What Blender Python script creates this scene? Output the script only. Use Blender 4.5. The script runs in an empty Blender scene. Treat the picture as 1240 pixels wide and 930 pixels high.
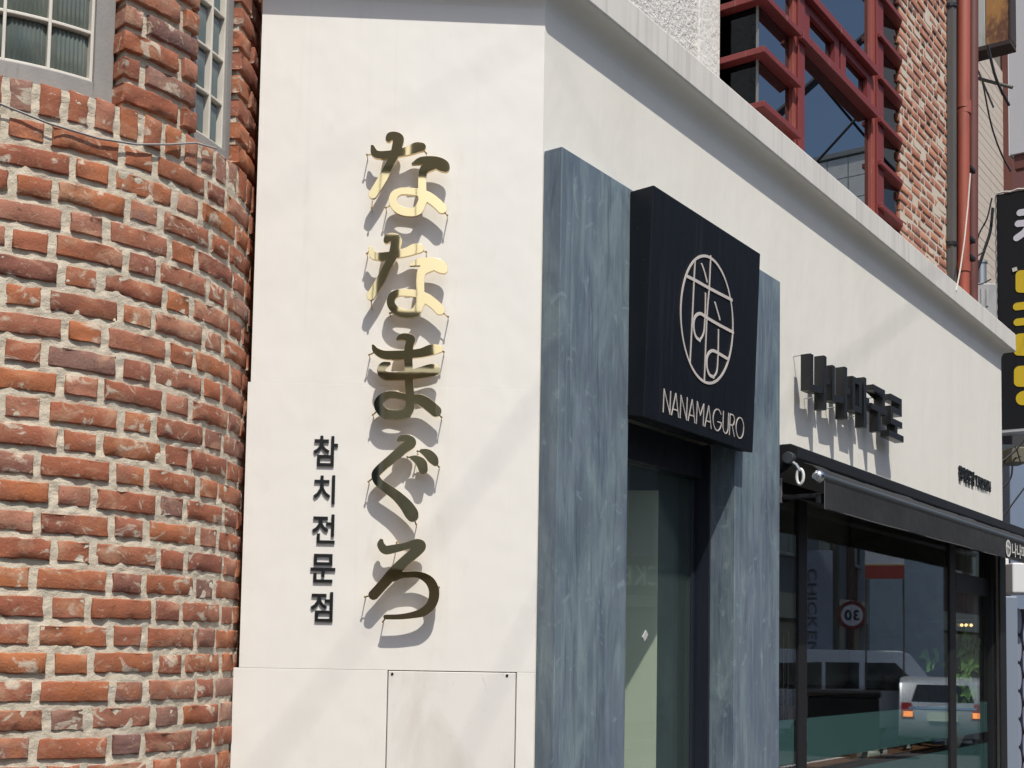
import bpy, bmesh, math, random
import numpy as np
from mathutils import Vector, Matrix, noise

random.seed(7)
sc = bpy.context.scene
COL = sc.collection
rad = math.radians

# ------------------------------------------------------------------ camera
EYE = 1.70
FPX, ROLL, PITCH, PPY = 1505.0, rad(0.98), rad(3.816), 685.7      # photo is 1240 x 930
TF, TP = rad(35.415), rad(2.715)
cr, sr, cp, sp = math.cos(ROLL), math.sin(ROLL), math.cos(PITCH), math.sin(PITCH)
RC = (np.array([[cr, -sr, 0], [sr, cr, 0], [0, 0, 1]]) @ np.array([[1, 0, 0], [0, cp, sp], [0, -sp, cp]])
      @ np.array([[1, 0, 0], [0, 0, -1], [0, 1, 0]], float))
CAMP = np.array([0, 0, EYE])
cam = bpy.data.cameras.new('camera')
cam.sensor_width = 36
cam.lens = FPX / 1240 * 36
cam.shift_y = (PPY - 465) / 1240
cam.clip_start, cam.clip_end = .05, 2000
camo = bpy.data.objects.new('camera', cam)
COL.objects.link(camo)
M4 = np.eye(4)
M4[:3, 0], M4[:3, 1], M4[:3, 2], M4[:3, 3] = RC[0], -RC[1], -RC[2], CAMP
camo.matrix_world = Matrix(M4.tolist())
sc.camera = camo

# ------------------------------------------------------------------ light
SUN_AZ, SUN_EL = rad(20.4), rad(59.7)        # azimuth measured from -Y towards +X
SD = np.array([math.sin(SUN_AZ) * math.cos(SUN_EL), -math.cos(SUN_AZ) * math.cos(SUN_EL), math.sin(SUN_EL)])
world = bpy.data.worlds.new('World')
sc.world = world
world.use_nodes = True
wn = world.node_tree
sky = wn.nodes.new('ShaderNodeTexSky')
sky.sky_type = 'NISHITA'
sky.sun_disc = False
sky.sun_elevation = SUN_EL
sky.sun_rotation = math.atan2(SD[0], SD[1])
sky.air_density, sky.dust_density, sky.ozone_density = 1.0, 1.9, 2.0
wn.nodes['Background'].inputs['Strength'].default_value = 0.125
wn.links.new(sky.outputs[0], wn.nodes['Background'].inputs[0])
sl = bpy.data.lights.new('sun', 'SUN')
sl.energy, sl.angle, sl.color = 4.25, rad(.53), (1, .955, .87)
so = bpy.data.objects.new('sun', sl)
COL.objects.link(so)
so.location = (5, -10, 20)
so.rotation_euler = Vector(SD.tolist()).to_track_quat('Z', 'Y').to_euler()
sc.view_settings.view_transform = 'Standard'
sc.view_settings.look = 'None'
sc.view_settings.exposure = 0.04
sc.view_settings.gamma = 1
sc.render.engine = 'CYCLES'
sc.cycles.max_bounces = 10
sc.cycles.transparent_max_bounces = 16

# ------------------------------------------------------------------ helpers: picture -> places
def ray(px, py):
    d = RC.T @ np.array([(px - 620) / FPX, (py - PPY) / FPX, 1.0])
    return d

def at_depth(px, py, Y):
    d = ray(px, py)
    return CAMP + d * (Y / d[1])

def project(p):
    c = RC @ (np.asarray(p, float) - CAMP)
    return 620 + FPX * c[0] / c[2], PPY + FPX * c[1] / c[2]

class Frame:
    """a vertical plane: a runs along it, n points out of it, t/e/z are metres along, out and up"""
    def __init__(s, O, ang_a=None, a=None, n=None):
        s.O = np.array([O[0], O[1], 0.0])
        s.a = np.array([a[0], a[1], 0.0])
        s.n = np.array([n[0], n[1], 0.0])
        s.rz = math.atan2(s.a[1], s.a[0])
    def P(s, t, e, z):
        return s.O + s.a * t + s.n * e + np.array([0, 0, z])
    def pix(s, px, py, e=0.0):
        d = ray(px, py)
        k = ((s.O + s.n * e - CAMP) @ s.n) / (d @ s.n)
        p = CAMP + d * k
        return float((p - s.O) @ s.a), float(p[2])
    def tt(s, px, py, e=0.0): return s.pix(px, py, e)[0]
    def zz(s, px, py, e=0.0): return s.pix(px, py, e)[1]

C0 = at_depth(648, 780, 3.6)
FA = Frame(C0, a=(math.sin(TF), math.cos(TF)), n=(math.cos(TF), -math.sin(TF)))
PA = Frame(C0, a=(math.cos(TP), math.sin(TP)), n=(math.sin(TP), -math.cos(TP)))
def facing(Y): return Frame((0, Y), a=(1, 0), n=(0, -1))

# ------------------------------------------------------------------ helpers: objects
def tag(o, label=None, cat=None, group=None, kind=None):
    if label: o['label'] = label
    if cat: o['category'] = cat
    if group: o['group'] = group
    if kind: o['kind'] = kind
    return o

def thing(name, loc, label, cat, group=None):
    o = bpy.data.objects.new(name, None)
    o.empty_display_size = .1
    COL.objects.link(o)
    o.location = [float(x) for x in loc]
    return tag(o, label, cat, group)

def base_of(o):
    v = np.zeros(3)
    while o is not None:
        v += np.array(o.location)
        o = o.parent
    return v

class MB:
    """collects shapes given in world metres; build() links them as one object"""
    def __init__(s): s.v, s.f = [], []
    def add(s, vs, fs):
        k = len(s.v)
        s.v += [tuple(float(c) for c in p) for p in vs]
        s.f += [tuple(i + k for i in f) for f in fs]
        return s
    def box(s, F, t0, t1, e0, e1, z0, z1):
        vs = [F.P(t, e, z) for z in (z0, z1) for e in (e0, e1) for t in (t0, t1)]
        return s.add(vs, [(0, 1, 3, 2), (4, 6, 7, 5), (0, 4, 5, 1), (2, 3, 7, 6), (0, 2, 6, 4), (1, 5, 7, 3)])
    def bar(s, F, p, q, w, d, e):
        """flat bar in plane F from (t,z) p to q, w wide, between e-d and e"""
        p, q = np.array(p), np.array(q)
        u = (q - p) / np.linalg.norm(q - p)
        m = np.array([-u[1], u[0]]) * w / 2
        ring = [p + m, p - m, q - m, q + m]
        vs = [F.P(r[0], ee, r[1]) for ee in (e - d, e) for r in ring]
        return s.add(vs, [(0, 1, 2, 3), (7, 6, 5, 4)] + [(i, i + 4, (i + 1) % 4 + 4, (i + 1) % 4) for i in range(4)])
    def prism(s, F, pts, e0, e1):
        """outline in (t,z) of frame F, from e0 to e1"""
        n = len(pts)
        vs = [F.P(t, e, z) for e in (e0, e1) for t, z in pts]
        return s.add(vs, [tuple(range(n)), tuple(range(2 * n - 1, n - 1, -1))] +
                     [(i, i + n, (i + 1) % n + n, (i + 1) % n) for i in range(n)])
    def sweep(s, F, prof, t0, t1):
        """closed outline in (e,z), run from t0 to t1"""
        n = len(prof)
        vs = [F.P(t, e, z) for t in (t0, t1) for e, z in prof]
        return s.add(vs, [tuple(range(n)), tuple(range(2 * n - 1, n - 1, -1))] +
                     [(i, i + n, (i + 1) % n + n, (i + 1) % n) for i in range(n)])
    def tube(s, pts, r, n=8, caps=True):
        pts = [np.asarray(p, float) for p in pts]
        rr = r if isinstance(r, (list, tuple)) else [r] * len(pts)
        rings = []
        ref = None
        for i, p in enumerate(pts):
            d = pts[min(i + 1, len(pts) - 1)] - pts[max(i - 1, 0)]
            d /= max(np.linalg.norm(d), 1e-9)
            if ref is None or abs(ref @ d) > .95:
                ref = np.array([0, 0, 1.0]) if abs(d[2]) < .9 else np.array([1.0, 0, 0])
            x = np.cross(d, ref); x /= np.linalg.norm(x)
            y = np.cross(d, x)
            ref = -y
            rings.append([p + (x * math.cos(a) + y * math.sin(a)) * rr[i] for a in np.linspace(0, 2 * math.pi, n, endpoint=False)])
        vs = [v for rg in rings for v in rg]
        fs = [(i * n + j, i * n + (j + 1) % n, (i + 1) * n + (j + 1) % n, (i + 1) * n + j) for i in range(len(pts) - 1) for j in range(n)]
        if caps: fs += [tuple(range(n - 1, -1, -1)), tuple(range((len(pts) - 1) * n, len(pts) * n))]
        return s.add(vs, fs)
    def ball(s, c, r, n=10, m=6, sq=(1, 1, 1)):
        vs, fs = [], []
        for i in range(m + 1):
            th = math.pi * i / m
            for j in range(n):
                ph = 2 * math.pi * j / n
                vs.append((c[0] + r * sq[0] * math.sin(th) * math.cos(ph), c[1] + r * sq[1] * math.sin(th) * math.sin(ph), c[2] + r * sq[2] * math.cos(th)))
        fs = [(i * n + j, (i + 1) * n + j, (i + 1) * n + (j + 1) % n, i * n + (j + 1) % n) for i in range(m) for j in range(n)]
        return s.add(vs, fs)
    def build(s, name, mat, parent=None, bevel=0, smooth=False, seg=2, recalc=True):
        L = base_of(parent) if parent is not None else np.mean(np.array(s.v), axis=0) * np.array([1, 1, 0]) + np.array([0, 0, min(v[2] for v in s.v)])
        me = bpy.data.meshes.new(name)
        me.from_pydata([tuple(np.array(v) - L) for v in s.v], [], s.f)
        bm = bmesh.new(); bm.from_mesh(me)
        if recalc: 
            bmesh.ops.remove_doubles(bm, verts=bm.verts, dist=1e-6)
            bmesh.ops.recalc_face_normals(bm, faces=bm.faces)
        if bevel:
            ed = [e for e in bm.edges if len(e.link_faces) == 2 and e.calc_face_angle(0) > .5]
            bmesh.ops.bevel(bm, geom=ed, offset=bevel, segments=seg, affect='EDGES', clamp_overlap=True, profile=.5)
        bm.to_mesh(me); bm.free()
        if smooth:
            me.polygons.foreach_set('use_smooth', [True] * len(me.polygons))
            if smooth != 'all':
                try: me.set_sharp_from_angle(angle=rad(35))
                except Exception: pass
        if mat: me.materials.append(mat)
        o = bpy.data.objects.new(name, me)
        COL.objects.link(o)
        if parent is not None: o.parent = parent
        else: o.location = L
        return o

# ------------------------------------------------------------------ helpers: materials
def MAT(name, base, rough=.5, metal=0.0, spec=.5, layers=(), bumps=(), rough_var=None, coord='Object', coat=0, rnd=0):
    """layers: (scale xyz, detail, lo, hi, colour, amount[, distortion]); bumps: (scale xyz, detail, strength, distance)"""
    m = bpy.data.materials.new(name)
    m.use_nodes = True
    nt = m.node_tree
    N, Lk = nt.nodes.new, nt.links.new
    b = nt.nodes['Principled BSDF']
    b.inputs['Roughness'].default_value = rough
    b.inputs['Metallic'].default_value = metal
    b.inputs['Specular IOR Level'].default_value = spec
    if coat: b.inputs['Coat Weight'].default_value = coat
    tc = N('ShaderNodeTexCoord')
    src = tc.outputs[coord]
    if rnd:
        oi = N('ShaderNodeObjectInfo')
        ad = N('ShaderNodeVectorMath'); ad.operation = 'MULTIPLY_ADD'
        cx = N('ShaderNodeCombineXYZ')
        for k in range(3): Lk(oi.outputs['Random'], cx.inputs[k])
        Lk(cx.outputs[0], ad.inputs[0]); ad.inputs[1].default_value = (37, 91, 53)
        Lk(src, ad.inputs[2]); src = ad.outputs[0]
    def nz(scale, detail, dist=0):
        mp = N('ShaderNodeMapping'); mp.inputs['Scale'].default_value = scale if isinstance(scale, (tuple, list)) else (scale,) * 3
        Lk(src, mp.inputs[0])
        n = N('ShaderNodeTexNoise'); n.inputs['Scale'].default_value = 1; n.inputs['Detail'].default_value = detail
        n.inputs['Roughness'].default_value = .62; n.inputs['Distortion'].default_value = dist
        Lk(mp.outputs[0], n.inputs['Vector'])
        return n.outputs[0]
    def rng(x, lo, hi, a=0, c=1):
        r = N('ShaderNodeMapRange'); r.inputs[1].default_value = lo; r.inputs[2].default_value = hi
        r.inputs[3].default_value = a; r.inputs[4].default_value = c
        Lk(x, r.inputs[0]); return r.outputs[0]
    col = None
    if isinstance(base, list):                      # colours picked per object
        oi = N('ShaderNodeObjectInfo')
        cr_ = N('ShaderNodeValToRGB'); cr_.color_ramp.interpolation = 'LINEAR'
        els = cr_.color_ramp.elements
        for i, (p, c) in enumerate(base):
            el = els[i] if i < 2 else els.new(p)
            el.position = p; el.color = (*c, 1)
        Lk(oi.outputs['Random'], cr_.inputs[0]); col = cr_.outputs[0]
    else:
        rgb = N('ShaderNodeRGB'); rgb.outputs[0].default_value = (*base, 1); col = rgb.outputs[0]
    for l in layers:
        f = rng(nz(l[0], l[1], l[6] if len(l) > 6 else 0), l[2], l[3], 0, l[5])
        mx = N('ShaderNodeMix'); mx.data_type = 'RGBA'
        Lk(f, mx.inputs[0]); Lk(col, mx.inputs[6]); mx.inputs[7].default_value = (*l[4], 1)
        col = mx.outputs[2]
    Lk(col, b.inputs['Base Color'])
    if rough_var:
        Lk(rng(nz(rough_var[0], 4), .3, .7, rough_var[1], rough_var[2]), b.inputs['Roughness'])
    prev = None
    for s_, d_, st, di in bumps:
        bp = N('ShaderNodeBump'); bp.inputs['Strength'].default_value = st; bp.inputs['Distance'].default_value = di
        Lk(nz(s_, d_), bp.inputs['Height'])
        if prev: Lk(prev, bp.inputs['Normal'])
        prev = bp.outputs[0]
    if prev: Lk(prev, b.inputs['Normal'])
    return m

def GLASS(name, tint, refl=(1, 1, 1), ior=1.5, bump=None, rough=0.0, haze=0.0, haze_col=(.3, .3, .3)):
    m = bpy.data.materials.new(name); m.use_nodes = True
    nt = m.node_tree; N, Lk = nt.nodes.new, nt.links.new
    nt.nodes.remove(nt.nodes['Principled BSDF'])
    tr = N('ShaderNodeBsdfTransparent'); tr.inputs[0].default_value = (*tint, 1)
    gl = N('ShaderNodeBsdfGlossy'); gl.inputs['Roughness'].default_value = rough; gl.inputs[0].default_value = (*refl, 1)
    fr = N('ShaderNodeFresnel')
    ge = N('ShaderNodeNewGeometry'); mr = N('ShaderNodeMapRange')       # the same reflection from both faces of a pane
    mr.inputs[3].default_value = ior; mr.inputs[4].default_value = 1 / ior
    Lk(ge.outputs['Backfacing'], mr.inputs[0]); Lk(mr.outputs[0], fr.inputs[0])
    mx = N('ShaderNodeMixShader')
    src = tr.outputs[0]
    if haze:
        df = N('ShaderNodeBsdfDiffuse'); df.inputs[0].default_value = (*haze_col, 1)
        m2 = N('ShaderNodeMixShader'); m2.inputs[0].default_value = haze
        Lk(src, m2.inputs[1]); Lk(df.outputs[0], m2.inputs[2]); src = m2.outputs[0]
    Lk(fr.outputs[0], mx.inputs[0]); Lk(src, mx.inputs[1]); Lk(gl.outputs[0], mx.inputs[2])
    if bump:
        tc = N('ShaderNodeTexCoord'); mp = N('ShaderNodeMapping'); mp.inputs['Scale'].default_value = bump[0]
        n = N('ShaderNodeTexNoise'); n.inputs['Scale'].default_value = 1
        Lk(tc.outputs['Object'], mp.inputs[0]); Lk(mp.outputs[0], n.inputs['Vector'])
        bp = N('ShaderNodeBump'); bp.inputs['Strength'].default_value = bump[1]; bp.inputs['Distance'].default_value = bump[2]
        Lk(n.outputs[0], bp.inputs['Height']); Lk(bp.outputs[0], gl.inputs['Normal']); 
    Lk(mx.outputs[0], nt.nodes['Material Output'].inputs[0])
    return m

def EMIT(name, col, s):
    m = bpy.data.materials.new(name); m.use_nodes = True
    b = m.node_tree.nodes['Principled BSDF']
    b.inputs['Base Color'].default_value = (*col, 1)
    b.inputs['Emission Color'].default_value = (*col, 1); b.inputs['Emission Strength'].default_value = s
    return m

# ------------------------------------------------------------------ helpers: lettering
def glyph(ch, bold=0.0, depth=.1, res=3):
    """mesh data of one character, box scaled to 0..1 in x and y, z from 0 (back) to 1 (front)"""
    cu = bpy.data.curves.new('lettering', 'FONT')
    cu.body = ch; cu.size = 1; cu.extrude = .5; cu.offset = bold; cu.resolution_u = res
    ob = bpy.data.objects.new('lettering', cu); COL.objects.link(ob)
    dg = bpy.context.evaluated_depsgraph_get()
    me = bpy.data.meshes.new_from_object(ob.evaluated_get(dg))
    bpy.data.objects.remove(ob); bpy.data.curves.remove(cu)
    v = np.array([tuple(x.co) for x in me.vertices])
    f = [tuple(p.vertices) for p in me.polygons]
    bpy.data.meshes.remove(me)
    lo, hi = v.min(0), v.max(0)
    asp = (hi[0] - lo[0]) / (hi[1] - lo[1])
    return (v - lo) / (hi - lo), f, asp, hi - lo, lo

def letter_mb(F, ch, t0, t1, z0, z1, e0, e1, bold=0.0, mb=None, shear=0.0):
    v, f, _, _, _ = glyph(ch, bold)
    mb = mb or MB()
    mb.add([F.P(t0 + (t1 - t0) * p[0] + shear * p[1], e0 + (e1 - e0) * p[2], z0 + (z1 - z0) * p[1]) for p in v], f)
    return mb

def text_run(F, text, t0, t1, z0, z1, e0, e1, bold=0.0, gap=.12):
    """one MB per character, spread from t0 to t1 keeping the relative widths"""
    gs = []
    for ch in text:
        if ch == ' ': gs.append((None, .35, None)); continue
        v, f, asp, size, lo = glyph(ch, bold)
        gs.append(((v, f), size[0], (lo[1], size[1])))
    tot = sum(g[1] for g in gs) + gap * (len(gs) - 1)
    top = max(g[2][0] + g[2][1] for g in gs if g[0]); bot = min(g[2][0] for g in gs if g[0])
    x, out = 0, []
    k, kz = (t1 - t0) / tot, (z1 - z0) / (top - bot)
    for g in gs:
        if g[0]:
            v, f = g[0]
            out.append(MB().add([F.P(t0 + k * (x + g[1] * p[0]), e0 + (e1 - e0) * p[2], z0 + kz * (g[2][0] - bot + g[2][1] * p[1])) for p in v], f))
        x += g[1] + gap
    return out

def stroke_outline(strokes, step):
    """union of tapered round brush strokes [(x,y,r)...] -> closed outlines (marching squares on the distance field)"""
    A = np.array([p for s_ in strokes for p in s_])
    x0, y0 = A[:, 0].min() - A[:, 2].max() - 3 * step, A[:, 1].min() - A[:, 2].max() - 3 * step
    x1, y1 = A[:, 0].max() + A[:, 2].max() + 3 * step, A[:, 1].max() + A[:, 2].max() + 3 * step
    xs, ys = np.arange(x0, x1, step), np.arange(y0, y1, step)
    X, Y = np.meshgrid(xs, ys)
    D = np.full(X.shape, 1e9)
    for s_ in strokes:
        # smooth the centre line (Catmull-Rom)
        P = np.array(s_, float)
        if len(P) > 2:
            Q = np.vstack([2 * P[0] - P[1], P, 2 * P[-1] - P[-2]])
            out = []
            for i in range(1, len(Q) - 2):
                for u in np.linspace(0, 1, 6, endpoint=False):
                    a, b_, c, d = Q[i - 1], Q[i], Q[i + 1], Q[i + 2]
                    out.append(.5 * (2 * b_ + (c - a) * u + (2 * a - 5 * b_ + 4 * c - d) * u * u + (3 * b_ - a - 3 * c + d) * u ** 3))
            out.append(P[-1]); P = np.array(out)
        for i in range(len(P) - 1):
            ax, ay, ar = P[i]; bx, by, br = P[i + 1]
            dx, dy = bx - ax, by - ay
            l2 = dx * dx + dy * dy + 1e-12
            h = np.clip(((X - ax) * dx + (Y - ay) * dy) / l2, 0, 1)
            D = np.minimum(D, np.hypot(X - ax - h * dx, Y - ay - h * dy) - (ar + h * (br - ar)))
    segs = {}
    ny, nx = D.shape
    def key(i, j, hor): return (i, j, hor)
    pos = {}
    def cut(i, j, hor):
        k = (i, j, hor)
        if k not in pos:
            a = D[i, j]; b_ = D[i, j + 1] if hor else D[i + 1, j]
            u = min(max(a / (a - b_), .02), .98)
            pos[k] = (xs[j] + (u * step if hor else 0), ys[i] + (0 if hor else u * step))
        return k
    S = D < 0
    cells = np.argwhere((S[:-1, :-1] != S[1:, :-1]) | (S[:-1, :-1] != S[:-1, 1:]) | (S[:-1, :-1] != S[1:, 1:]))
    nxt = {}
    for i, j in cells:
        c = S[i, j] * 1 + S[i, j + 1] * 2 + S[i + 1, j + 1] * 4 + S[i + 1, j] * 8
        B, R_, T_, L_ = (lambda: cut(i, j, True)), (lambda: cut(i, j + 1, False)), (lambda: cut(i + 1, j, True)), (lambda: cut(i, j, False))
        tab = {1: [(L_, B)], 2: [(B, R_)], 3: [(L_, R_)], 4: [(R_, T_)], 5: [(L_, T_), (R_, B)], 6: [(B, T_)], 7: [(L_, T_)], 8: [(T_, L_)],
               9: [(T_, B)], 10: [(B, L_), (T_, R_)], 11: [(T_, R_)], 12: [(R_, L_)], 13: [(R_, B)], 14: [(B, L_)]}
        for a, b_ in tab.get(int(c), []): nxt[a()] = b_()
    loops = []
    while nxt:
        k0, k = next(iter(nxt.items()))
        loop = [k0]; del nxt[k0]
        while k in nxt:
            loop.append(k); k2 = nxt[k]; del nxt[k]; k = k2
        if len(loop) > 8: loops.append([pos[q] for q in loop])
    return loops

def outline_mb(F, loops, e0, e1, conv, round_=0.0):
    """fills closed outlines (even-odd) as a plate between e0 and e1 of frame F; conv maps outline xy to (t,z)"""
    cu = bpy.data.curves.new('plate', 'CURVE'); cu.dimensions = '2D'; cu.fill_mode = 'BOTH'
    for lp in loops:
        q = [conv(x, y) for x, y in lp]
        sp_ = cu.splines.new('POLY'); sp_.points.add(len(q) - 1); sp_.use_cyclic_u = True
        for p_, (a, b_) in zip(sp_.points, q): p_.co = (a, b_, 0, 1)
    cu.extrude = (e1 - e0) / 2 - round_
    if round_: cu.bevel_depth = round_; cu.bevel_resolution = 1; cu.offset = -round_
    ob = bpy.data.objects.new('plate', cu); COL.objects.link(ob)
    me = bpy.data.meshes.new_from_object(ob.evaluated_get(bpy.context.evaluated_depsgraph_get()))
    bpy.data.objects.remove(ob); bpy.data.curves.remove(cu)
    mid = (e0 + e1) / 2
    mb = MB().add([F.P(v.co.x, mid + v.co.z, v.co.y) for v in me.vertices], [tuple(p.vertices) for p in me.polygons])
    bpy.data.meshes.remove(me)
    return mb

# ------------------------------------------------------------------ materials
W = dict
white = MAT('white_render', (.81, .785, .715), .62, layers=[((3, 3, .5), 5, .50, .8, (.66, .63, .55), .4), ((22, 22, .7), 5, .58, .8, (.64, .61, .54), .16, .4), ((30, 30, 30), 3, .6, .8, (.7, .67, .62), .2)],
            bumps=[(260, 3, .15, .002), ((5, 5, 3), 3, .25, .02)])
white_panel = MAT('white_sheet', (.825, .80, .75), .5, layers=[((2.5, 2.5, 1.5), 5, .58, .8, (.7, .66, .6), .35), ((14, 14, 5), 5, .62, .74, (.55, .5, .45), .16), ((20, 20, .6), 4, .6, .8, (.6, .56, .5), .2, .3)],
                  bumps=[(300, 2, .08, .001), ((4, 4, 2.5), 3, .3, .02)])
hatch_white = MAT('white_hatch_sheet', (.79, .765, .72), .5, layers=[((5, 5, 2.5), 6, .50, .70, (.62, .565, .50), .6, .8), ((22, 22, 9), 6, .63, .71, (.42, .38, .34), .5, 1.5)],
                  bumps=[(300, 2, .06, .001)])
fascia_m = MAT('stained_white_concrete', (.68, .655, .61), .75, layers=[((9, 9, .6), 5, .48, .72, (.50, .47, .43), .6), ((34, 34, 1.1), 5, .55, .75, (.36, .34, .31), .5, .5), ((90, 90, 3), 4, .6, .75, (.30, .28, .26), .4, .6), ((6, 6, 6), 4, .5, .8, (.55, .52, .48), .4)],
               bumps=[(120, 4, .2, .003)])
stucco = MAT('rough_white_stucco', (.72, .70, .66), .85, layers=[((8, 8, 4), 5, .5, .75, (.52, .49, .45), .5), ((4, 4, 1), 5, .6, .75, (.4, .37, .33), .4)],
             bumps=[((45, 45, 38), 5, .9, .02), (150, 3, .4, .005)])
slate = MAT('slate_blue_trowelled_plaster', (.122, .163, .197), .48, layers=[((6, 6, 2.2), 6, .40, .66, (.22, .288, .312), .9, 1.2), ((13, 13, 2.6), 6, .48, .70, (.07, .095, .145), .8, 1.0),
            ((3.5, 3.5, .9), 4, .46, .64, (.135, .16, .225), .6, 1.0), ((32, 32, 3.0), 5, .52, .72, (.25, .315, .345), .45, .7), ((45, 45, 2), 4, .58, .70, (.06, .075, .10), .55, .5), ((70, 70, 3.5), 5, .55, .70, (.29, .355, .38), .4, .8), ((8, 8, 7), 6, .60, .67, (.29, .38, .40), .4, 2.4)],
            bumps=[((40, 40, 3), 5, .3, .004), ((9, 9, 6), 5, .2, .006), (90, 4, .12, .002)], rough_var=((12, 12, 1), .35, .6))
rust_edge = MAT('bare_rusty_edge', (.30, .22, .15), .7)
navy = MAT('dark_navy_metal', (.014, .018, .028), .38, layers=[((30, 30, .8), 4, .55, .75, (.035, .042, .055), .6), ((5, 5, 3), 4, .5, .8, (.022, .028, .04), .5)],
           bumps=[((60, 60, 4), 3, .08, .001)], rough_var=((20, 20, 1), .3, .55))
navy_sign = MAT('dark_navy_sign_paint', (.006, .008, .012), .55, spec=.25, layers=[((28, 28, .6), 4, .58, .72, (.024, .028, .034), .45), ((260, 260, 260), 1, .80, .82, (.4, .42, .45), .8)],
           bumps=[((60, 60, 4), 3, .05, .001)], rough_var=((20, 20, .8), .35, .6))
black = MAT('black_metal', (.012, .012, .014), .45, bumps=[(80, 2, .04, .001)])
black_gloss = MAT('black_letter_paint', (.012, .013, .015), .35, spec=.5, layers=[((30, 30, 30), 3, .5, .8, (.03, .03, .034), .5)])
fabric = MAT('black_awning_cloth', (.018, .019, .022), .8, layers=[((5, 5, 8), 4, .5, .8, (.034, .035, .038), .7)], bumps=[(500, 2, .3, .001), ((7, 7, 7), 3, .35, .02)])
tube_m = MAT('grey_aluminium_tube', (.12, .13, .14), .42, metal=.7)
chrome = MAT('bright_steel', (.75, .76, .78), .18, metal=1)
steel = MAT('dull_steel', (.45, .46, .47), .45, metal=.9)
pale_line = MAT('pale_pinkish_logo_paint', (.60, .545, .51), .55, layers=[((40, 40, 5), 3, .5, .8, (.45, .42, .41), .5)])
gold = MAT('polished_brass', (.93, .81, .53), .02, metal=1, bumps=[((9, 9, 9), 2, .012, .004)])
gold_edge = MAT('brass_edge', (.62, .46, .22), .16, metal=1)
mortar = MAT('sandy_mortar', (.60, .525, .41), .95, layers=[((40, 40, 40), 6, .45, .8, (.72, .66, .55), .7), ((9, 9, 9), 5, .55, .75, (.48, .42, .32), .4), ((300, 300, 300), 2, .6, .78, (.3, .26, .21), .5)],
             bumps=[(420, 3, .6, .003), (90, 4, .5, .006)])
BR = [(0, (.37, .130, .068)), (.14, (.31, .108, .064)), (.26, (.42, .150, .070)), (.38, (.265, .100, .07)), (.5, (.36, .14, .085)), (.60, (.40, .185, .125)),
      (.70, (.31, .11, .065)), (.80, (.45, .165, .068)), (.88, (.235, .095, .07)), (.95, (.36, .20, .15)), (1.0, (.18, .10, .09))]
brick_m = MAT('old_red_brick', BR, .92, rnd=1, spec=.25, layers=[((13, 13, 20), 5, .42, .72, (.215, .085, .055), .6), ((9, 9, 14), 6, .52, .66, (.48, .29, .19), .6, .9),
              ((17, 17, 22), 7, .575, .655, (.56, .49, .39), .85, 1.1), ((30, 30, 34), 6, .63, .72, (.10, .05, .035), .75, .6), ((7, 7, 9), 4, .56, .7, (.44, .15, .055), .6), ((170, 170, 170), 3, .60, .72, (.12, .055, .04), .6), ((120, 120, 120), 3, .64, .72, (.55, .42, .33), .5)],
              bumps=[((38, 38, 60), 6, .3, .004), (150, 5, .6, .003)])
BR2 = [(0, (.31, .11, .06)), (.2, (.24, .085, .055)), (.4, (.36, .15, .085)), (.6, (.28, .115, .075)), (.8, (.40, .19, .12)), (1.0, (.2, .08, .055))]
brick2_m = MAT('small_red_brick', BR2, .9, rnd=1, layers=[((14, 14, 20), 4, .5, .75, (.4, .24, .17), .6), ((30, 30, 30), 4, .62, .72, (.12, .06, .045), .5)], bumps=[(80, 4, .6, .004)])
mortar2 = MAT('pale_mortar', (.60, .52, .42), .95, layers=[((30, 30, 30), 5, .5, .8, (.50, .43, .35), .6)], bumps=[(200, 3, .5, .003)])
win_white = MAT('cream_window_bar', (.66, .62, .55), .5, layers=[((20, 20, 8), 4, .55, .75, (.45, .41, .35), .5)])
win_grey = MAT('grey_cement_frame', (.27, .26, .25), .75, layers=[((10, 10, 5), 5, .5, .75, (.36, .34, .31), .6), ((30, 30, 4), 4, .6, .72, (.16, .15, .14), .5)], bumps=[(120, 3, .3, .003)])
def ribbed():
    m = MAT('ribbed_glass', (.13, .155, .14), .12, spec=.8, layers=[((9, 9, 5), 4, .4, .75, (.045, .065, .065), .8), ((3, 3, 3), 3, .5, .7, (.2, .22, .18), .6)], bumps=[((16, 16, 5), 2, .2, .01)])
    return m
rib_glass = ribbed()
red_steel = MAT('weathered_red_steel', (.21, .036, .034), .5, layers=[((20, 20, 2), 5, .5, .75, (.14, .03, .028), .6), ((40, 40, 4), 5, .64, .72, (.42, .32, .26), .6)], bumps=[(60, 3, .1, .002)])
faded_red = MAT('sun_faded_red_steel', (.29, .068, .05), .6, layers=[((30, 30, 2), 5, .48, .7, (.24, .05, .04), .7), ((50, 50, 5), 4, .62, .72, (.5, .36, .26), .6)])
sky_glass = GLASS('upper_window_glass', (.10, .11, .12), (.92, .97, 1), 3.6)
shop_glass = GLASS('shop_window_glass', (.90, .93, .93), (.95, .98, 1), 1.62)
door_glass = GLASS('door_glass', (.93, .965, .95), (.9, .97, 1), 1.45, haze=.07, haze_col=(.26, .36, .33))  # teal haze mixed in to imitate the pane's grey-green reflection
film = GLASS('teal_frosted_film', (.12, .2, .2), (.6, .7, .7), 1.1, haze=.92, haze_col=(.10, .19, .185))
pipe_red = MAT('red_painted_pipe', (.36, .082, .05), .55, layers=[((8, 8, 2), 5, .5, .7, (.22, .06, .04), .6), ((20, 20, 4), 5, .66, .74, (.07, .035, .03), .7), ((5, 5, 3), 4, .55, .75, (.45, .13, .08), .6)], bumps=[(90, 3, .2, .002)])
pipe_dk = MAT('dark_red_pipe', (.13, .04, .032), .6, layers=[((8, 8, 3), 5, .5, .7, (.22, .06, .045), .6)])
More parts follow.
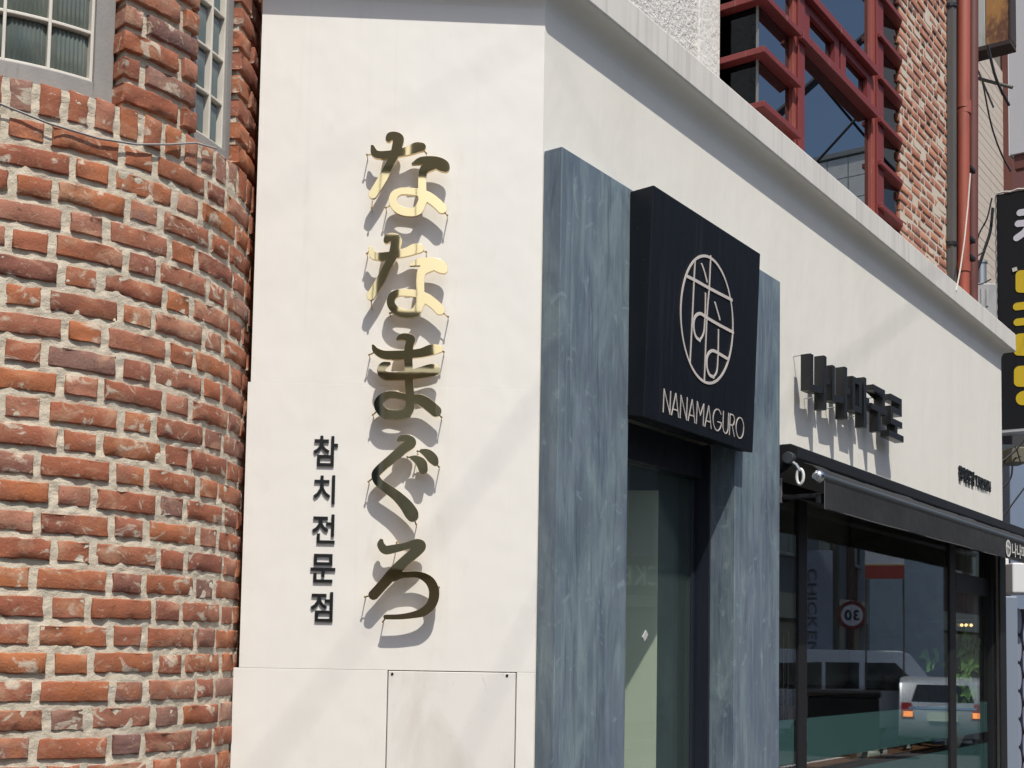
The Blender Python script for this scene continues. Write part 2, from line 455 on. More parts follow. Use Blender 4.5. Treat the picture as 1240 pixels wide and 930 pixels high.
pipe_grey = MAT('dark_grey_pipe', (.085, .08, .075), .5, layers=[((20, 20, 1), 4, .5, .75, (.14, .13, .12), .6)])
asphalt = MAT('asphalt', (.052, .052, .054), .9, layers=[((.5, .5, .5), 5, .45, .7, (.075, .073, .07), .8), ((60, 60, 60), 2, .6, .8, (.12, .12, .12), .4)], bumps=[(200, 3, .6, .004)])
paving_m = MAT('grey_concrete_paving', (.075, .072, .066), .9, layers=[((1, 1, 1), 5, .45, .7, (.055, .053, .05), .7)], bumps=[(120, 3, .4, .003)])
kerb_m = MAT('granite_kerb', (.36, .35, .34), .85, layers=[((80, 80, 80), 2, .55, .75, (.2, .2, .2), .5)])
line_m = MAT('road_paint', (.7, .7, .67), .8, layers=[((6, 6, 6), 5, .55, .75, (.3, .3, .3), .6)])
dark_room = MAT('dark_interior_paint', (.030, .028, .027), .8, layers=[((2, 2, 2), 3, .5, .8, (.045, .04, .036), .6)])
room_tile = MAT('dark_floor', (.06, .05, .045), .6)

# ================================================================== the ground
def sheet(name, pts, z, mat, thick=None):
    mb = MB()
    if thick:
        n = len(pts)
        vs = [(x, y, zz) for zz in (z - thick, z) for x, y in pts]
        mb.add(vs, [tuple(range(n)), tuple(range(2 * n - 1, n - 1, -1))] + [(i, i + n, (i + 1) % n + n, (i + 1) % n) for i in range(n)])
    else: mb.add([(x, y, z) for x, y in pts], [tuple(range(len(pts)))])
    o = mb.build(name, mat)
    o['kind'] = 'structure'
    return o
sheet('ground', [(-400, -400), (400, -400), (400, 400), (-400, 400)], -.14, asphalt)
def fxy(t, e): p = FA.P(t, e, 0); return (p[0], p[1])
sheet('road', [fxy(-40, 2.6), fxy(70, 2.6), fxy(70, 9.4), fxy(-40, 9.4)], -.13, asphalt)
sheet('pavement', [fxy(-6, -8), fxy(-6, 2.45), fxy(60, 2.45), fxy(60, -8)], 0, paving_m, .13)
sheet('pavement', [fxy(-40, 9.6), fxy(-40, 30), fxy(70, 30), fxy(70, 9.6)], 0, paving_m, .13)
sheet('kerb', [fxy(-6, 2.452), fxy(-6, 2.6), fxy(60, 2.6), fxy(60, 2.452)], .004, kerb_m, .13)
sheet('kerb', [fxy(-40, 9.45), fxy(-40, 9.598), fxy(70, 9.598), fxy(70, 9.45)], .004, kerb_m, .13)
for k in range(14):
    sheet('road_marking', [fxy(-20 + 6 * k, 5.94), fxy(-17 + 6 * k, 5.94), fxy(-17 + 6 * k, 6.06), fxy(-20 + 6 * k, 6.06)], -.126, line_m)

# ================================================================== the white shop building
shop = thing('shop_building', FA.P(0, 0, 0), 'white corner shop with slate blue doorway, dark shop window and red steel bay above', 'shop building')
T_END, Z_SOF, Z_FAS, E_EAV = 5.28, 3.678, 3.795, .068
T_DL, T_DR = .404, 1.189            # doorway
T_PL, T_PR = 0.004, 1.597             # slate surround
Z_POR = 3.178
T_W0, T_W1, Z_W = 1.60, 5.20, 2.47   # shop window opening
# facade wall with its door and window notches
E_W = -.24
MB().prism(FA, [(0.0, 0), (T_DL, 0), (T_DL, 2.52), (T_DR, 2.52), (T_DR, 0), (T_W0, 0), (T_W0, Z_W), (T_W1, Z_W), (T_W1, 0), (T_END, 0), (T_END, Z_SOF + .02), (0, Z_SOF + .02)], E_W, 0).build('wall', white, shop)
# corner panel: a wall clad with three sheets
t_l = -.842
MB().box(PA, t_l + .02, -.03, -.2, -.012, 0, Z_SOF + .02).build('corner_wall', white, shop)
MB().box(PA, t_l + .004, 0, -.010, 0, 2.46, Z_SOF + .016).build('cladding_sheet', white_panel, shop, bevel=.0005)
MB().box(PA, t_l - .004, 0, -.010, .0003, 1.6343, 2.4599).build('cladding_sheet', white_panel, shop, bevel=.0005)
hx0, hz = PA.pix(470.5, 813); hx1 = PA.tt(624.5, 814)
MB().prism(PA, [(t_l - .02, 0), (hx0 - .003, 0), (hx0 - .003, 1.634), (t_l - .02, 1.634)], -.010, 0).build('cladding_sheet', white_panel, shop, bevel=.0015)
MB().prism(PA, [(hx1 + .003, 0), (0, 0), (0, 1.634), (hx1 + .003, 1.634)], -.010, 0).build('cladding_sheet', white_panel, shop, bevel=.0015)
hatch = MB().box(PA, hx0, hx1, -.010, .0012, .25, 1.6315).build('access_hatch', hatch_white, shop, bevel=.0015)
for px, py in ((475, 816), (614, 818)):
    t, z = PA.pix(px, py)
    MB().tube([PA.P(t, .001, z), PA.P(t, .003, z)], .004, 8).build('screw', black, hatch)
# eave: cove, soffit and stained fascia, running over the corner panel too
R_ = .064
cove = [(-.02, Z_SOF - R_), (.0004, Z_SOF - R_)] + [(.0004 + R_ * (1 - math.cos(a)), Z_SOF - R_ + R_ * math.sin(a)) for a in np.linspace(.08, math.pi / 2, 12)] + [(.0004 + R_, Z_SOF + .03), (-.02, Z_SOF + .03)]
def along(F, prof, t0, t1, cut0=0, cut1=0):
    """run an (e,z) outline with mitred ends: t shifts by cut*e"""
    n = len(prof)
    vs = [F.P(t0 + cut0 * e, e, z) for e, z in prof] + [F.P(t1 + cut1 * e, e, z) for e, z in prof]
    return MB().add(vs, [tuple(range(n)), tuple(range(2 * n - 1, n - 1, -1))] + [(i, i + n, (i + 1) % n + n, (i + 1) % n) for i in range(n)])
ang = math.pi / 2 - TF - TP                # turn of the corner
mit = math.tan(ang / 2)
along(FA, cove, 0, T_END, -mit, 0).build('cove', white, shop, smooth=True)
along(PA, cove, t_l - .05, 0, 0, mit).build('cove', white, shop, smooth=True)
fas = [(-.01, Z_SOF), (E_EAV, Z_SOF), (E_EAV, Z_FAS), (-.01, Z_FAS + .002)]
along(FA, fas, 0, T_END + .10, -mit, 0).build('fascia', fascia_m, shop, bevel=.006)
along(PA, fas, t_l - .06, 0, 0, mit).build('fascia', fascia_m, shop, bevel=.006)
# end wall and roof, so that the building is solid
MB().box(FA, T_END - .2, T_END - .002, -5, E_W - .002, 0, Z_SOF + .02).build('end_wall', white, shop)
MB().box(FA, .3, T_END, -5, -.012, Z_SOF + .021, Z_FAS - .05).build('roof_slab', MAT('dark_roof_felt', (.045, .043, .04), .9), shop)

# --- slate portal
por = MB().prism(FA, [(T_PL, 0), (T_DL, 0), (T_DL, 2.475), (T_DR, 2.475), (T_DR, 0), (T_PR, 0), (T_PR, Z_POR), (T_PL, Z_POR)], .002, .065).build('doorway_surround', slate, shop, bevel=.002)
MB().box(FA, T_DR - .003, T_DR - .0005, -.0295, .0645, 0, 2.4712).build('reveal', slate, shop)
MB().box(FA, T_DL + .0005, T_DL + .003, -.0195, .0645, 0, 2.4712).build('reveal', slate, shop)
# --- door, set deep in the opening
E_G = -.10
door = MB()
jl, jr = T_DL + .003, T_DR - .003
door.box(FA, jl, jl + .045, E_G - .03, -.02, 0, 2.47)
door.box(FA, jr - .008, jr, -.25, -.03, 0, 2.47)
door.box(FA, jl + .045, jr - .0085, E_G - .03, -.06, 2.345, 2.47)
dobj = door.build('door', navy, shop, bevel=.003)
MB().box(FA, jl + .001, jr - .001, -.034, .066, 2.4715, 2.519).build('door_head', navy, shop)
MB().box(FA, jr - .032, jr - .0085, E_G - .02, E_G + .012, .08, 2.344).build('door_stile', navy, dobj, bevel=.004)
MB().box(FA, jl + .0455, jl + .07, E_G - .02, E_G + .03, .08, 2.344).build('door_stile', navy, dobj, bevel=.004)
MB().box(FA, jl + .07, jr - .0325, E_G - .02, E_G + .03, .02, .2).build('door_rail', navy, dobj, bevel=.004)
MB().box(FA, jl + .07, jr - .0325, E_G - .004, E_G + .004, .2, 2.344).build('door_pane', door_glass, dobj)
tg, zg = FA.pix(781, 770, E_G + .006)
MB().bar(FA, (tg - .012, zg - .012), (tg + .012, zg + .012), .022, .003, E_G + .008).build('sticker', MAT('silver_sticker', (.5, .5, .48), .3), dobj)

# --- the black sign box over the door, leaning out at its top
sb = thing('sign_box', FA.P((T_DL + T_DR) / 2, .067, 2.43), 'black box sign over the door with a round line emblem and thin pale capitals', 'sign')
ZS0, ZS1, ES0, ES1 = 2.433, 3.172, .125, .152
ts0, ts1 = .402, 1.213
box_v = [FA.P(t, e, z) for (e, z) in ((.0665, ZS0 + .01), (ES0, ZS0), (ES1, ZS1), (.0665, ZS1 - .004)) for t in (ts0, ts1)]
MB().add(box_v, [(0, 1, 3, 2), (2, 3, 5, 4), (4, 5, 7, 6), (6, 7, 1, 0), (0, 2, 4, 6), (1, 7, 5, 3)]).build('sign_case', navy_sign, sb, bevel=.003)
class Tilt(Frame):
    """the leaning face of the sign"""
    def P(s, t, e, z):
        k = (z - ZS0) / (ZS1 - ZS0)
        return Frame.P(s, t, ES0 + k * (ES1 - ES0) + e, z)
    def pix(s, px, py, e=0.0):
        z = 2.8
        for _ in range(6):
            k = (z - ZS0) / (ZS1 - ZS0)
            t, z = Frame.pix(s, px, py, ES0 + k * (ES1 - ES0) + e)
        return t, z
SA = Tilt(FA.O, a=FA.a, n=FA.n)
def S(x, y): return SA.pix(810 + x / 4.9, 290 + y / 4.9)     # coordinates of an enlargement of the emblem
L_ = .0075
c_t, c_z = (S(62, 450)[0] + S(381, 480)[0]) / 2, (S(207, 82)[1] + S(232, 862)[1]) / 2
rad_z = (S(207, 82)[1] - S(232, 862)[1]) / 2 - L_ / 2
rad_t = (S(381, 480)[0] - S(62, 450)[0]) / 2 - L_ / 2
ring = [(c_t + rad_t * math.sin(a), c_z + rad_z * math.cos(a), L_ * .55 if abs(math.sin(a)) > .5 else L_ * .62) for a in np.linspace(0, 2 * math.pi, 49)]
def lines(pts, r=L_ * .5, k=None): return [(*S(x, y), (k[i] if k else r)) for i, (x, y) in enumerate(pts)]
thick, thin = L_ * .72, L_ * .45
emb = [ring, lines([(152, 130), (146, 240), (138, 420), (122, 735)], thin), lines([(245, 100), (236, 290), (222, 470), (207, 838)], thin),
       lines([(103, 218), (165, 250), (236, 290), (370, 360)], thick), lines([(192, 148), (208, 195), (222, 250)], L_ * .55),
       lines([(214, 322), (213, 400), (209, 500), (202, 560), (180, 600)], thin), lines([(180, 600), (155, 575), (143, 520), (150, 465), (180, 440), (222, 465), (290, 505), (378, 552)], thick),
       lines([(270, 376), (284, 425), (298, 474)], L_ * .55), lines([(291, 538), (290, 620), (288, 690), (282, 780), (262, 818)], thin),
       lines([(262, 818), (235, 800), (221, 750), (226, 690), (255, 660), (300, 682), (350, 712)], thick)]
loops = stroke_outline(emb, .0022)
outline_mb(SA, loops, .0008, .003, lambda x, y: (x, y)).build('emblem', pale_line, sb)
# thin capitals
zl = [(.0, .0)]
ca, cb = SA.pix(802.5, 497.5), SA.pix(899.5, 530)
def sl(pts): return [(x, y, .052) for x, y in pts]
def arc(cx, cy, rx, ry, a0, a1, n=14): return [(cx + rx * math.cos(rad(a)), cy + ry * math.sin(rad(a)), .052) for a in np.linspace(a0, a1, n)]
CAPS = {'N': ([sl([(0, 0), (0, 1)]), sl([(0, 1), (.62, 0)]), sl([(.62, 0), (.62, 1)])], .62), 'A': ([sl([(0, 0), (.33, 1)]), sl([(.33, 1), (.66, 0)]), sl([(.12, .28), (.54, .28)])], .66),
        'M': ([sl([(0, 0), (.02, 1)]), sl([(.02, 1), (.36, .42)]), sl([(.36, .42), (.70, 1)]), sl([(.70, 1), (.72, 0)])], .72),
        'G': ([arc(.46, .5, .46, .5, 40, 345, 22), sl([(.90, .42), (.52, .42)])], .92), 'U': ([[(0, 1, .052)] + arc(.29, .30, .29, .30, 180, 360) + [(.58, 1, .052)]], .58),
        'R': ([sl([(0, 0), (0, 1)]), [(0, 1, .052), (.25, 1, .052)] + arc(.25, .75, .25, .25, 80, -80, 9) + [(.25, .5, .052), (0, .5, .052)], sl([(.25, .5), (.55, 0)])], .55),
        'O': ([arc(.44, .5, .44, .5, 0, 360, 26)], .88)}
word = 'NANAMAGURO'
tw = sum(CAPS[c][1] for c in word) + .17 * (len(word) - 1)
kt, kz = (cb[0] - ca[0]) / tw, .074
x = 0
for c in word:
    st, w_ = CAPS[c]
    lp = stroke_outline([[(px_ * kt, py_ * kz, r_ * .040) for px_, py_, r_ in s_] for s_ in st], .0011)
    t_ = ca[0] + x * kt
    outline_mb(SA, lp, .0008, .0028, lambda a, b: (t_ + a, ca[1] - .004 + b)).build('letter', pale_line, sb)
    x += w_ + .17

# --- shop window
E_S = -.055
win = MB()
def mull(p0, p1, mb): mb.box(FA, FA.tt(p0, 800, E_S + .012), FA.tt(p1, 800, E_S + .012), E_S - .012, E_S + .012, .1, Z_W - .002)
win.box(FA, T_W0 + .002, T_W1 - .002, E_S - .03, E_S + .03, 2.36, Z_W - .002)
win.box(FA, T_W0 + .002, T_W1 - .002, E_S - .03, E_S + .03, .001, .1)
win.box(FA, T_W1 - .09, T_W1 - .002, E_S - .031, E_S + .031, .1, 2.36)
win.box(FA, T_W1 - .05, T_END + .012, .001, .014, .001, Z_W - .001)
swin = win.build('shop_window', black, shop, bevel=.003)
mm = MB(); mull(967.5, 977.5, mm); mm.build('mullion', black, swin, bevel=.003)
mm = MB(); mull(1151, 1158, mm); mm.build('mullion', black, swin, bevel=.003)
ta, tb, tc_, td = T_W0 + .002, FA.tt(972, 800, E_S + .012), FA.tt(1154.5, 800, E_S + .012), T_W1 - .09
MB().box(FA, tc_ + .065, td - .001, E_S - .012, E_S + .012, 2.08, 2.19).build('transom', black, swin, bevel=.003)
for a_, b_ in ((ta, tb - .05), (tb + .052, tc_ - .06), (tc_ + .062, td)):
    MB().box(FA, a_ + .001, b_ - .001, E_S - .004, E_S + .004, .1, 2.36).build('pane', shop_glass, swin)
    MB().box(FA, a_ + .002, b_ - .002, E_S - .008, E_S - .0055, 1.238, 1.424).build('frosted_band', film, swin)
    MB().box(FA, a_ + .002, b_ - .002, E_S - .008, E_S - .0055, .15, 1.17).build('frosted_band', film, swin)

# --- upper storey: stucco, bay of red steel, small bricks
E_B = -.04
E_FIN = .010
tg0 = FA.tt(918, 60, E_B)
t_fin = FA.tt(925.5, 55, E_FIN)                    # outer corner of the fins
e_st = min(np.linspace(-.5, .03, 200), key=lambda e: abs(project(FA.P(t_fin, e, 4.2))[0] - 872))
t_pier = t_fin; t_joint = FA.tt(843.5, 40, e_st - .012)
MB().box(FA, .3, t_joint, -.9, e_st - .012, Z_FAS - .04, 7).build('stucco_wall', stucco, shop)
MB().box(FA, t_joint + .001, t_pier, -.9, e_st, Z_FAS - .04, 7).build('stucco_pier', MAT('smooth_stucco', (.74, .72, .68), .85, layers=[((8, 8, 4), 5, .5, .8, (.58, .55, .5), .5)], bumps=[((40, 40, 30), 4, .7, .012)]), shop, bevel=.004)
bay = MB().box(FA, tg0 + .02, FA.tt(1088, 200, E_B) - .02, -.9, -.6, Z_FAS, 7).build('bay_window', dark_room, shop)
t_m0, t_m1 = FA.tt(960.5, 150, -.02), FA.tt(972, 150, -.02)
t_n0, t_n1 = FA.tt(1055.5, 40, -.02), FA.tt(1067.5, 40, -.02)
t_q = FA.tt(1089, 200, E_B)
for a_, b_ in ((t_m0, t_m1), (t_n0, t_n1)):
    MB().box(FA, a_, b_, -.06, -.022, Z_FAS - .04, 7).build('mullion', faded_red, bay, bevel=.002)
    MB().box(FA, a_ + .35 * (b_ - a_), b_, -.0215, -.010, Z_FAS - .04, 7).build('mullion_cap', red_steel, bay, bevel=.002)
def pane(a_, b_, z0, z1, e=E_B): MB().box(FA, a_, b_, e - .008, e, z0, z1).build('pane', sky_glass, bay)
pane(tg0, t_m0, Z_FAS, 7); pane(t_m1, t_n0, Z_FAS, 7); pane(t_n1, t_q, Z_FAS, 7)
MB().box(FA, tg0, tg0 + .008, -.9, E_B - .009, Z_FAS, 7).build('pane', GLASS('side_window_glass', (.06, .07, .08), (.8, .9, 1), 1.4), bay)
MB().box(FA, tg0 - .003, tg0 + .003, E_B - .008, E_B + .002, Z_FAS, 7).build('corner_seal', MAT('pale_sealant', (.20, .21, .20), .5), bay)
zA = FA.zz(970, 36, E_FIN)
for k in range(-3, 9):
    z = zA + k * .227
    if z < Z_FAS + .02 or z > 5.8: continue
    o = t_fin
    te = FA.tt(971, 100, E_FIN)
    vs = [(o, -.6), (o, E_FIN), (te, E_FIN), (te - .03, E_B), (tg0 + .01, E_B), (tg0 + .01, -.6)]
    MB().add([FA.P(t, e, zz) for zz in (z - .026, z) for t, e in vs], [(5, 4, 3, 2, 1, 0), (6, 7, 8, 9, 10, 11)] + [(i, (i + 1) % 6, (i + 1) % 6 + 6, i + 6) for i in range(6)]).build('fin', red_steel, bay, bevel=.002)
zC = [FA.zz(1092, 118, E_FIN) + k * .218 for k in range(-3, 6)]
def ledge(tl_out, tl_in, tr_out, tr_in, z0, z1, ef, name):
    q = [(tl_in, E_B), (tl_in, -.008), (tl_out, -.008), (tl_out, ef), (tr_out, ef), (tr_in, E_B)]
    MB().add([FA.P(t, e, zz) for zz in (z0, z1) for t, e in q], [(5, 4, 3, 2, 1, 0), (6, 7, 8, 9, 10, 11)] + [(i, (i + 1) % 6, (i + 1) % 6 + 6, i + 6) for i in range(6)]).build(name, red_steel, bay, bevel=.002)
for z in zC: ledge(FA.tt(1067.2, 100, E_FIN), t_n1 + .001, FA.tt(1093, 150, E_FIN), t_q, z - .024, z, E_FIN, 'fin')
zU = FA.zz(1064, 84, E_FIN)
ledge(FA.tt(972, 34, E_FIN), t_m1 + .001, FA.tt(1063, 132, E_FIN), t_n0 - .001, zA - .03, zA + .006, E_FIN + .003, 'transom')
ledge(FA.tt(972, 34, E_FIN), t_m1 + .001, FA.tt(1064, 84, E_FIN), t_n0 - .001, zU - .03, zU + .006, E_FIN + .001, 'transom')
t_mid = FA.tt(1017, 70, -.02)
for a_, b_ in ((t_m1 + .012, t_mid - .012), (t_mid + .012, t_n0 - .012)):
    z0, z1 = zA + .008, zU - .032
    sash = MB()
    sash.box(FA, a_, a_ + .06, E_B + .001, -.018, z0, z1); sash.box(FA, b_ - .06, b_, E_B + .001, -.018, z0, z1)
    sash.box(FA, a_ + .06, b_ - .06, E_B + .001, -.018, z0, z0 + .04); sash.box(FA, a_ + .06, b_ - .06, E_B + .001, -.018, z1 - .04, z1)
    sash.build('sash', red_steel, bay, bevel=.002)
# brick pier of the upper storey: each brick its own object
t_b0, t_b1 = FA.tt(1085.5, 200, -.03) + .02, FA.tt(1152, 200, -.03)
MB().box(FA, t_b0 + .036, t_b1, -.9, -.0295, Z_FAS, 7).build('brick_backing', mortar2, shop)

def brick_mesh(w, h, d, R=None, nx=5, nz=3, chip=.003, rnd=random):
    """one brick: irregular front at y=0 (outward = -y... local y grows inwards)"""
    vs, idx = [], {}
    m_ = min(.0045, h * .1)                      # narrow worn margin, flat face inside it
    gx = [-w / 2] + list(np.linspace(-w / 2 + m_, w / 2 - m_, nx - 1)) + [w / 2]
    gz = [-h / 2] + list(np.linspace(-h / 2 + m_, h / 2 - m_, nz - 1)) + [h / 2]
    tilt, tz_ = rnd.uniform(-.012, .012), rnd.uniform(-.03, .03)
    for j in range(nz + 1):
        for i in range(nx + 1):
            x_, z_ = gx[i], gz[j]
            rim = (i in (0, nx)) + (j in (0, nz))
            y_ = rnd.uniform(-.0007, .0007) + tilt * x_ + tz_ * z_
            if rim:
                y_ += rnd.uniform(.0, .45) * chip + (.0012 if rim == 2 else 0)
                if rnd.random() < .16: y_ += rnd.uniform(.6, 1.6) * chip
                x_ += rnd.uniform(-.55, .12) * chip * (1 if x_ > 0 else -1) * (1 if i in (0, nx) else 0)
                z_ += rnd.uniform(-.55, .12) * chip * (1 if z_ > 0 else -1) * (1 if j in (0, nz) else 0)
            elif 1 in (i, j, nx - i, nz - j) and rnd.random() < .10: y_ += rnd.uniform(.3, 1.1) * chip
            if R: y_ += x_ * x_ / (2 * R)
            idx[i, j] = len(vs); vs.append((x_, y_, z_))
    fs = [(idx[i, j], idx[i + 1, j], idx[i + 1, j + 1], idx[i, j + 1]) for j in range(nz) for i in range(nx)]
    loop = [idx[i, 0] for i in range(nx + 1)] + [idx[nx, j] for j in range(1, nz + 1)] + [idx[i, nz] for i in range(nx - 1, -1, -1)] + [idx[0, j] for j in range(nz - 1, 0, -1)]
    mid = []
    for q in loop:                       # a rounded shoulder, then straight back
        x_, y_, z_ = vs[q]
        mid.append(len(vs)); vs.append((x_ + math.copysign(.0006, x_), y_ + .004, z_ + math.copysign(.0006, z_)))
    back = []
    for q in loop:
        x_, y_, z_ = vs[q]
        back.append(len(vs)); vs.append((x_, d, z_))
    n = len(loop)
    for A_, B_ in ((loop, mid), (mid, back)):
        fs += [(A_[k], B_[k], B_[(k + 1) % n], A_[(k + 1) % n]) for k in range(n)]
    me = bpy.data.meshes.new('brick')
    me.from_pydata(vs, [], fs)
    bm = bmesh.new(); bm.from_mesh(me); bmesh.ops.recalc_face_normals(bm, faces=bm.faces); bm.to_mesh(me); bm.free()
    nf = nx * nz
    me.polygons.foreach_set('use_smooth', [i < nf for i in range(len(me.polygons))])
    return me

def put_brick(me, mat, parent, pos, rz, roll=0.0):
    if not me.materials: me.materials.append(mat)
    o = bpy.data.objects.new('brick', me)
    COL.objects.link(o)
    o.parent = parent
    o.location = [float(v) for v in (np.array(pos) - base_of(parent))]
    o.rotation_euler = (0, roll, rz)
    return o

rb = random.Random(5)
small_s = [brick_mesh(.136, .0395, .06, None, 3, 2, .004, rb) for _ in range(6)]
small_h = [brick_mesh(.064, .0395, .06, None, 2, 2, .004, rb) for _ in range(6)]
cp2 = .0525
row = 0
z = Z_FAS + .02
nb = 0
far2 = MB()
while z < 6.95:
    tcur = t_b0 + (0 if row % 2 else .028)
    flip = (row + (row // 3)) % 2
    k = flip
    while tcur < t_b1 - .05:
        st = (k % 2 == 0) if rb.random() < .85 else (rb.random() < .6)
        w_ = .138 if st else .066
        if tcur + w_ > t_b1: w_ = .066; st = False
        c = FA.P(tcur + w_ / 2, -.027 + rb.uniform(-.002, .004), z + .022 + rb.uniform(-.002, .002))
        pxy = project(c)
        if pxy[1] > -14 and pxy[1] < 360 and nb < 297:
            put_brick(rb.choice(small_s if st else small_h), brick2_m, shop, c, FA.rz, rb.uniform(-.015, .015)); nb += 1
        else: far2.box(FA, tcur, tcur + w_, -.08, -.026, z + .002, z + .042)
        tcur += w_ + .011 + rb.uniform(-.001, .002); k += 1
    z += cp2; row += 1
far2.build('brick', brick2_m, shop, bevel=.002)['kind'] = 'stuff'

# ================================================================== the round brick building
KB = .94                                  # the bricks are a little under standard size
R0, PH0 = .80 * KB, rad(25)
P0 = at_depth(0, 480, 3.11 * KB); P0[2] = 0
CYC = P0 - R0 * np.array([math.sin(PH0), -math.cos(PH0), 0])
def cyl(s, d, z):
    ph = PH0 + s / R0
    return CYC + (R0 + d) * np.array([math.sin(ph), -math.cos(ph), 0]) + np.array([0, 0, z])
def cyl_rz(s): return PH0 + s / R0
def cyl_pix(px, py, d=0.0):
    dr = ray(px, py); a = dr[0] ** 2 + dr[1] ** 2
    o = CAMP - CYC; b = dr[0] * o[0] + dr[1] * o[1]; c = o[0] ** 2 + o[1] ** 2 - (R0 + d) ** 2
    k = (-b - math.sqrt(max(b * b - a * c, 0))) / a
    p = CAMP + dr * k - CYC
    return (math.atan2(p[0], -p[1]) - PH0) * R0, p[2] + 0.0
def cyl_pix_z(px, py, d=0.0):
    s_, z_ = cyl_pix(px, py, d); return z_
bb = thing('brick_building', CYC, 'rounded old red brick building with small ribbed glass windows, left of the white shop', 'brick building')

def cyl_slab(s0, s1, d0, d1, z0, z1, n=None):
    n = n or max(2, int((s1 - s0) / .04))
    vs, fs = [], []
    for s_ in np.linspace(s0, s1, n + 1):
        vs += [cyl(s_, d0, z0), cyl(s_, d1, z0), cyl(s_, d1, z1), cyl(s_, d0, z1)]
    for i in range(n):
        for k in range(4):
            a, b = i * 4 + k, i * 4 + (k + 1) % 4
            fs.append((a, b, b + 4, a + 4))
    fs += [(0, 1, 2, 3), (n * 4 + 3, n * 4 + 2, n * 4 + 1, n * 4)]
    return vs, fs

def mortar_face(name, s0, s1, z0, z1, d0, step=.008, back=-.12):
    ns, nz_ = int((s1 - s0) / step), int((z1 - z0) / step)
    vs = []
    for j in range(nz_ + 1):
        for i in range(ns + 1):
            s_, z_ = s0 + (s1 - s0) * i / ns, z0 + (z1 - z0) * j / nz_
            p = Vector((s_ * 9, z_ * 9, 3.3)); q = Vector((s_ * 42, z_ * 42, 7.1))
            dd = d0 + .0022 * noise.noise(p) + .0036 * noise.noise(q)
            vs.append(cyl(s_, dd, z_))
    fs = [(j * (ns + 1) + i, j * (ns + 1) + i + 1, (j + 1) * (ns + 1) + i + 1, (j + 1) * (ns + 1) + i) for j in range(nz_) for i in range(ns)]
    # closed sides and back
    k = len(vs)
    for (s_, z_) in ((s0, z0), (s1, z0), (s1, z1), (s0, z1)): vs.append(cyl(s_, back, z_))
    fs.append(tuple([i for i in range(ns, -1, -1)] + [k, k + 1]))
    fs.append(tuple([nz_ * (ns + 1) + i for i in range(ns + 1)] + [k + 2, k + 3]))
    fs.append(tuple([j * (ns + 1) for j in range(nz_ + 1)] + [k + 3, k]))
    fs.append(tuple([j * (ns + 1) + ns for j in range(nz_, -1, -1)] + [k + 1, k + 2]))
    L = base_of(bb)
    me = bpy.data.meshes.new(name); me.from_pydata([tuple(v - L) for v in vs], [], fs)
    me.materials.append(mortar)
    o = bpy.data.objects.new(name, me); COL.objects.link(o); o.parent = bb
    return o

z_top = cyl_pix_z(30, 95)               # top of the sill course
z_bot = cyl_pix_z(30, 136)
z_sill = z_top
S0, S1 = -.75, 1.35
mortar_face('mortar_wall', -.12, S1, 1.15, z_sill - .006, -.0042)
vs_, fs_ = cyl_slab(S0, -.12, -.12, -.011, .0, z_sill - .006)
v2, f2 = cyl_slab(-.12, S1, -.12, -.011, 0, 1.15)
MB().add(vs_, fs_).build('mortar_base', mortar, bb); MB().add(v2, f2).build('mortar_base', mortar, bb)

rk = random.Random(11)
WL, WS, HB, JT = .178 * KB, .085 * KB, .0545 * KB, .0205 * KB
ST = [brick_mesh(WL, HB, .08, R0, 10, 4, .0062, rk) for _ in range(14)]
HD = [brick_mesh(WS, HB, .08, R0, 5, 4, .0062, rk) for _ in range(12)]
RW = [brick_mesh(HB, z_top - z_bot - .004, .08, R0, 3, 5, .006, rk) for _ in range(9)]
CP = .0722 * KB
far = MB()
nbk = 0
def lay(me, s_, z_, w_, h_, jit=1.0):
    """a brick in the round wall: an object where the picture shows it, joined into the far part elsewhere"""
    global nbk
    d = rk.uniform(-.0015, .004) * jit
    c = cyl(s_, d, z_)
    px, py = project(c)
    if -50 < px < 335 and -25 < py < 955 and nbk < 299:
        put_brick(me, brick_m, bb, c, cyl_rz(s_) + rk.uniform(-.02, .02), rk.uniform(-.012, .012)); nbk += 1
    else:
        far.add(*cyl_slab(s_ - w_ / 2, s_ + w_ / 2, -.06, d - .002, z_ - h_ / 2, z_ + h_ / 2, 2))
z = z_bot - .016 - HB / 2
row = 0
while z > .02:
    # Flemish bond: long and short bricks by turns, every other course moved half way
    s_ = S0 - (.15 if row % 2 else 0) + rk.uniform(-.008, .008)
    k = 0
    while s_ < S1 - .0:
        st = k % 2 == 0
        w_ = WL if st else WS
        if s_ + w_ < S1 + .05: lay(rk.choice(ST if st else HD), s_ + w_ / 2, z + rk.uniform(-.0022, .0022), w_, HB)
        s_ += w_ + JT + rk.uniform(-.003, .003); k += 1
    z -= CP; row += 1
s_ = S0
while s_ < S1:
    lay(rk.choice(RW), s_ + HB / 2, (z_top + z_bot) / 2 + rk.uniform(-.002, .002), HB, z_top - z_bot)
    s_ += .0715 * KB + rk.uniform(-.002, .002)
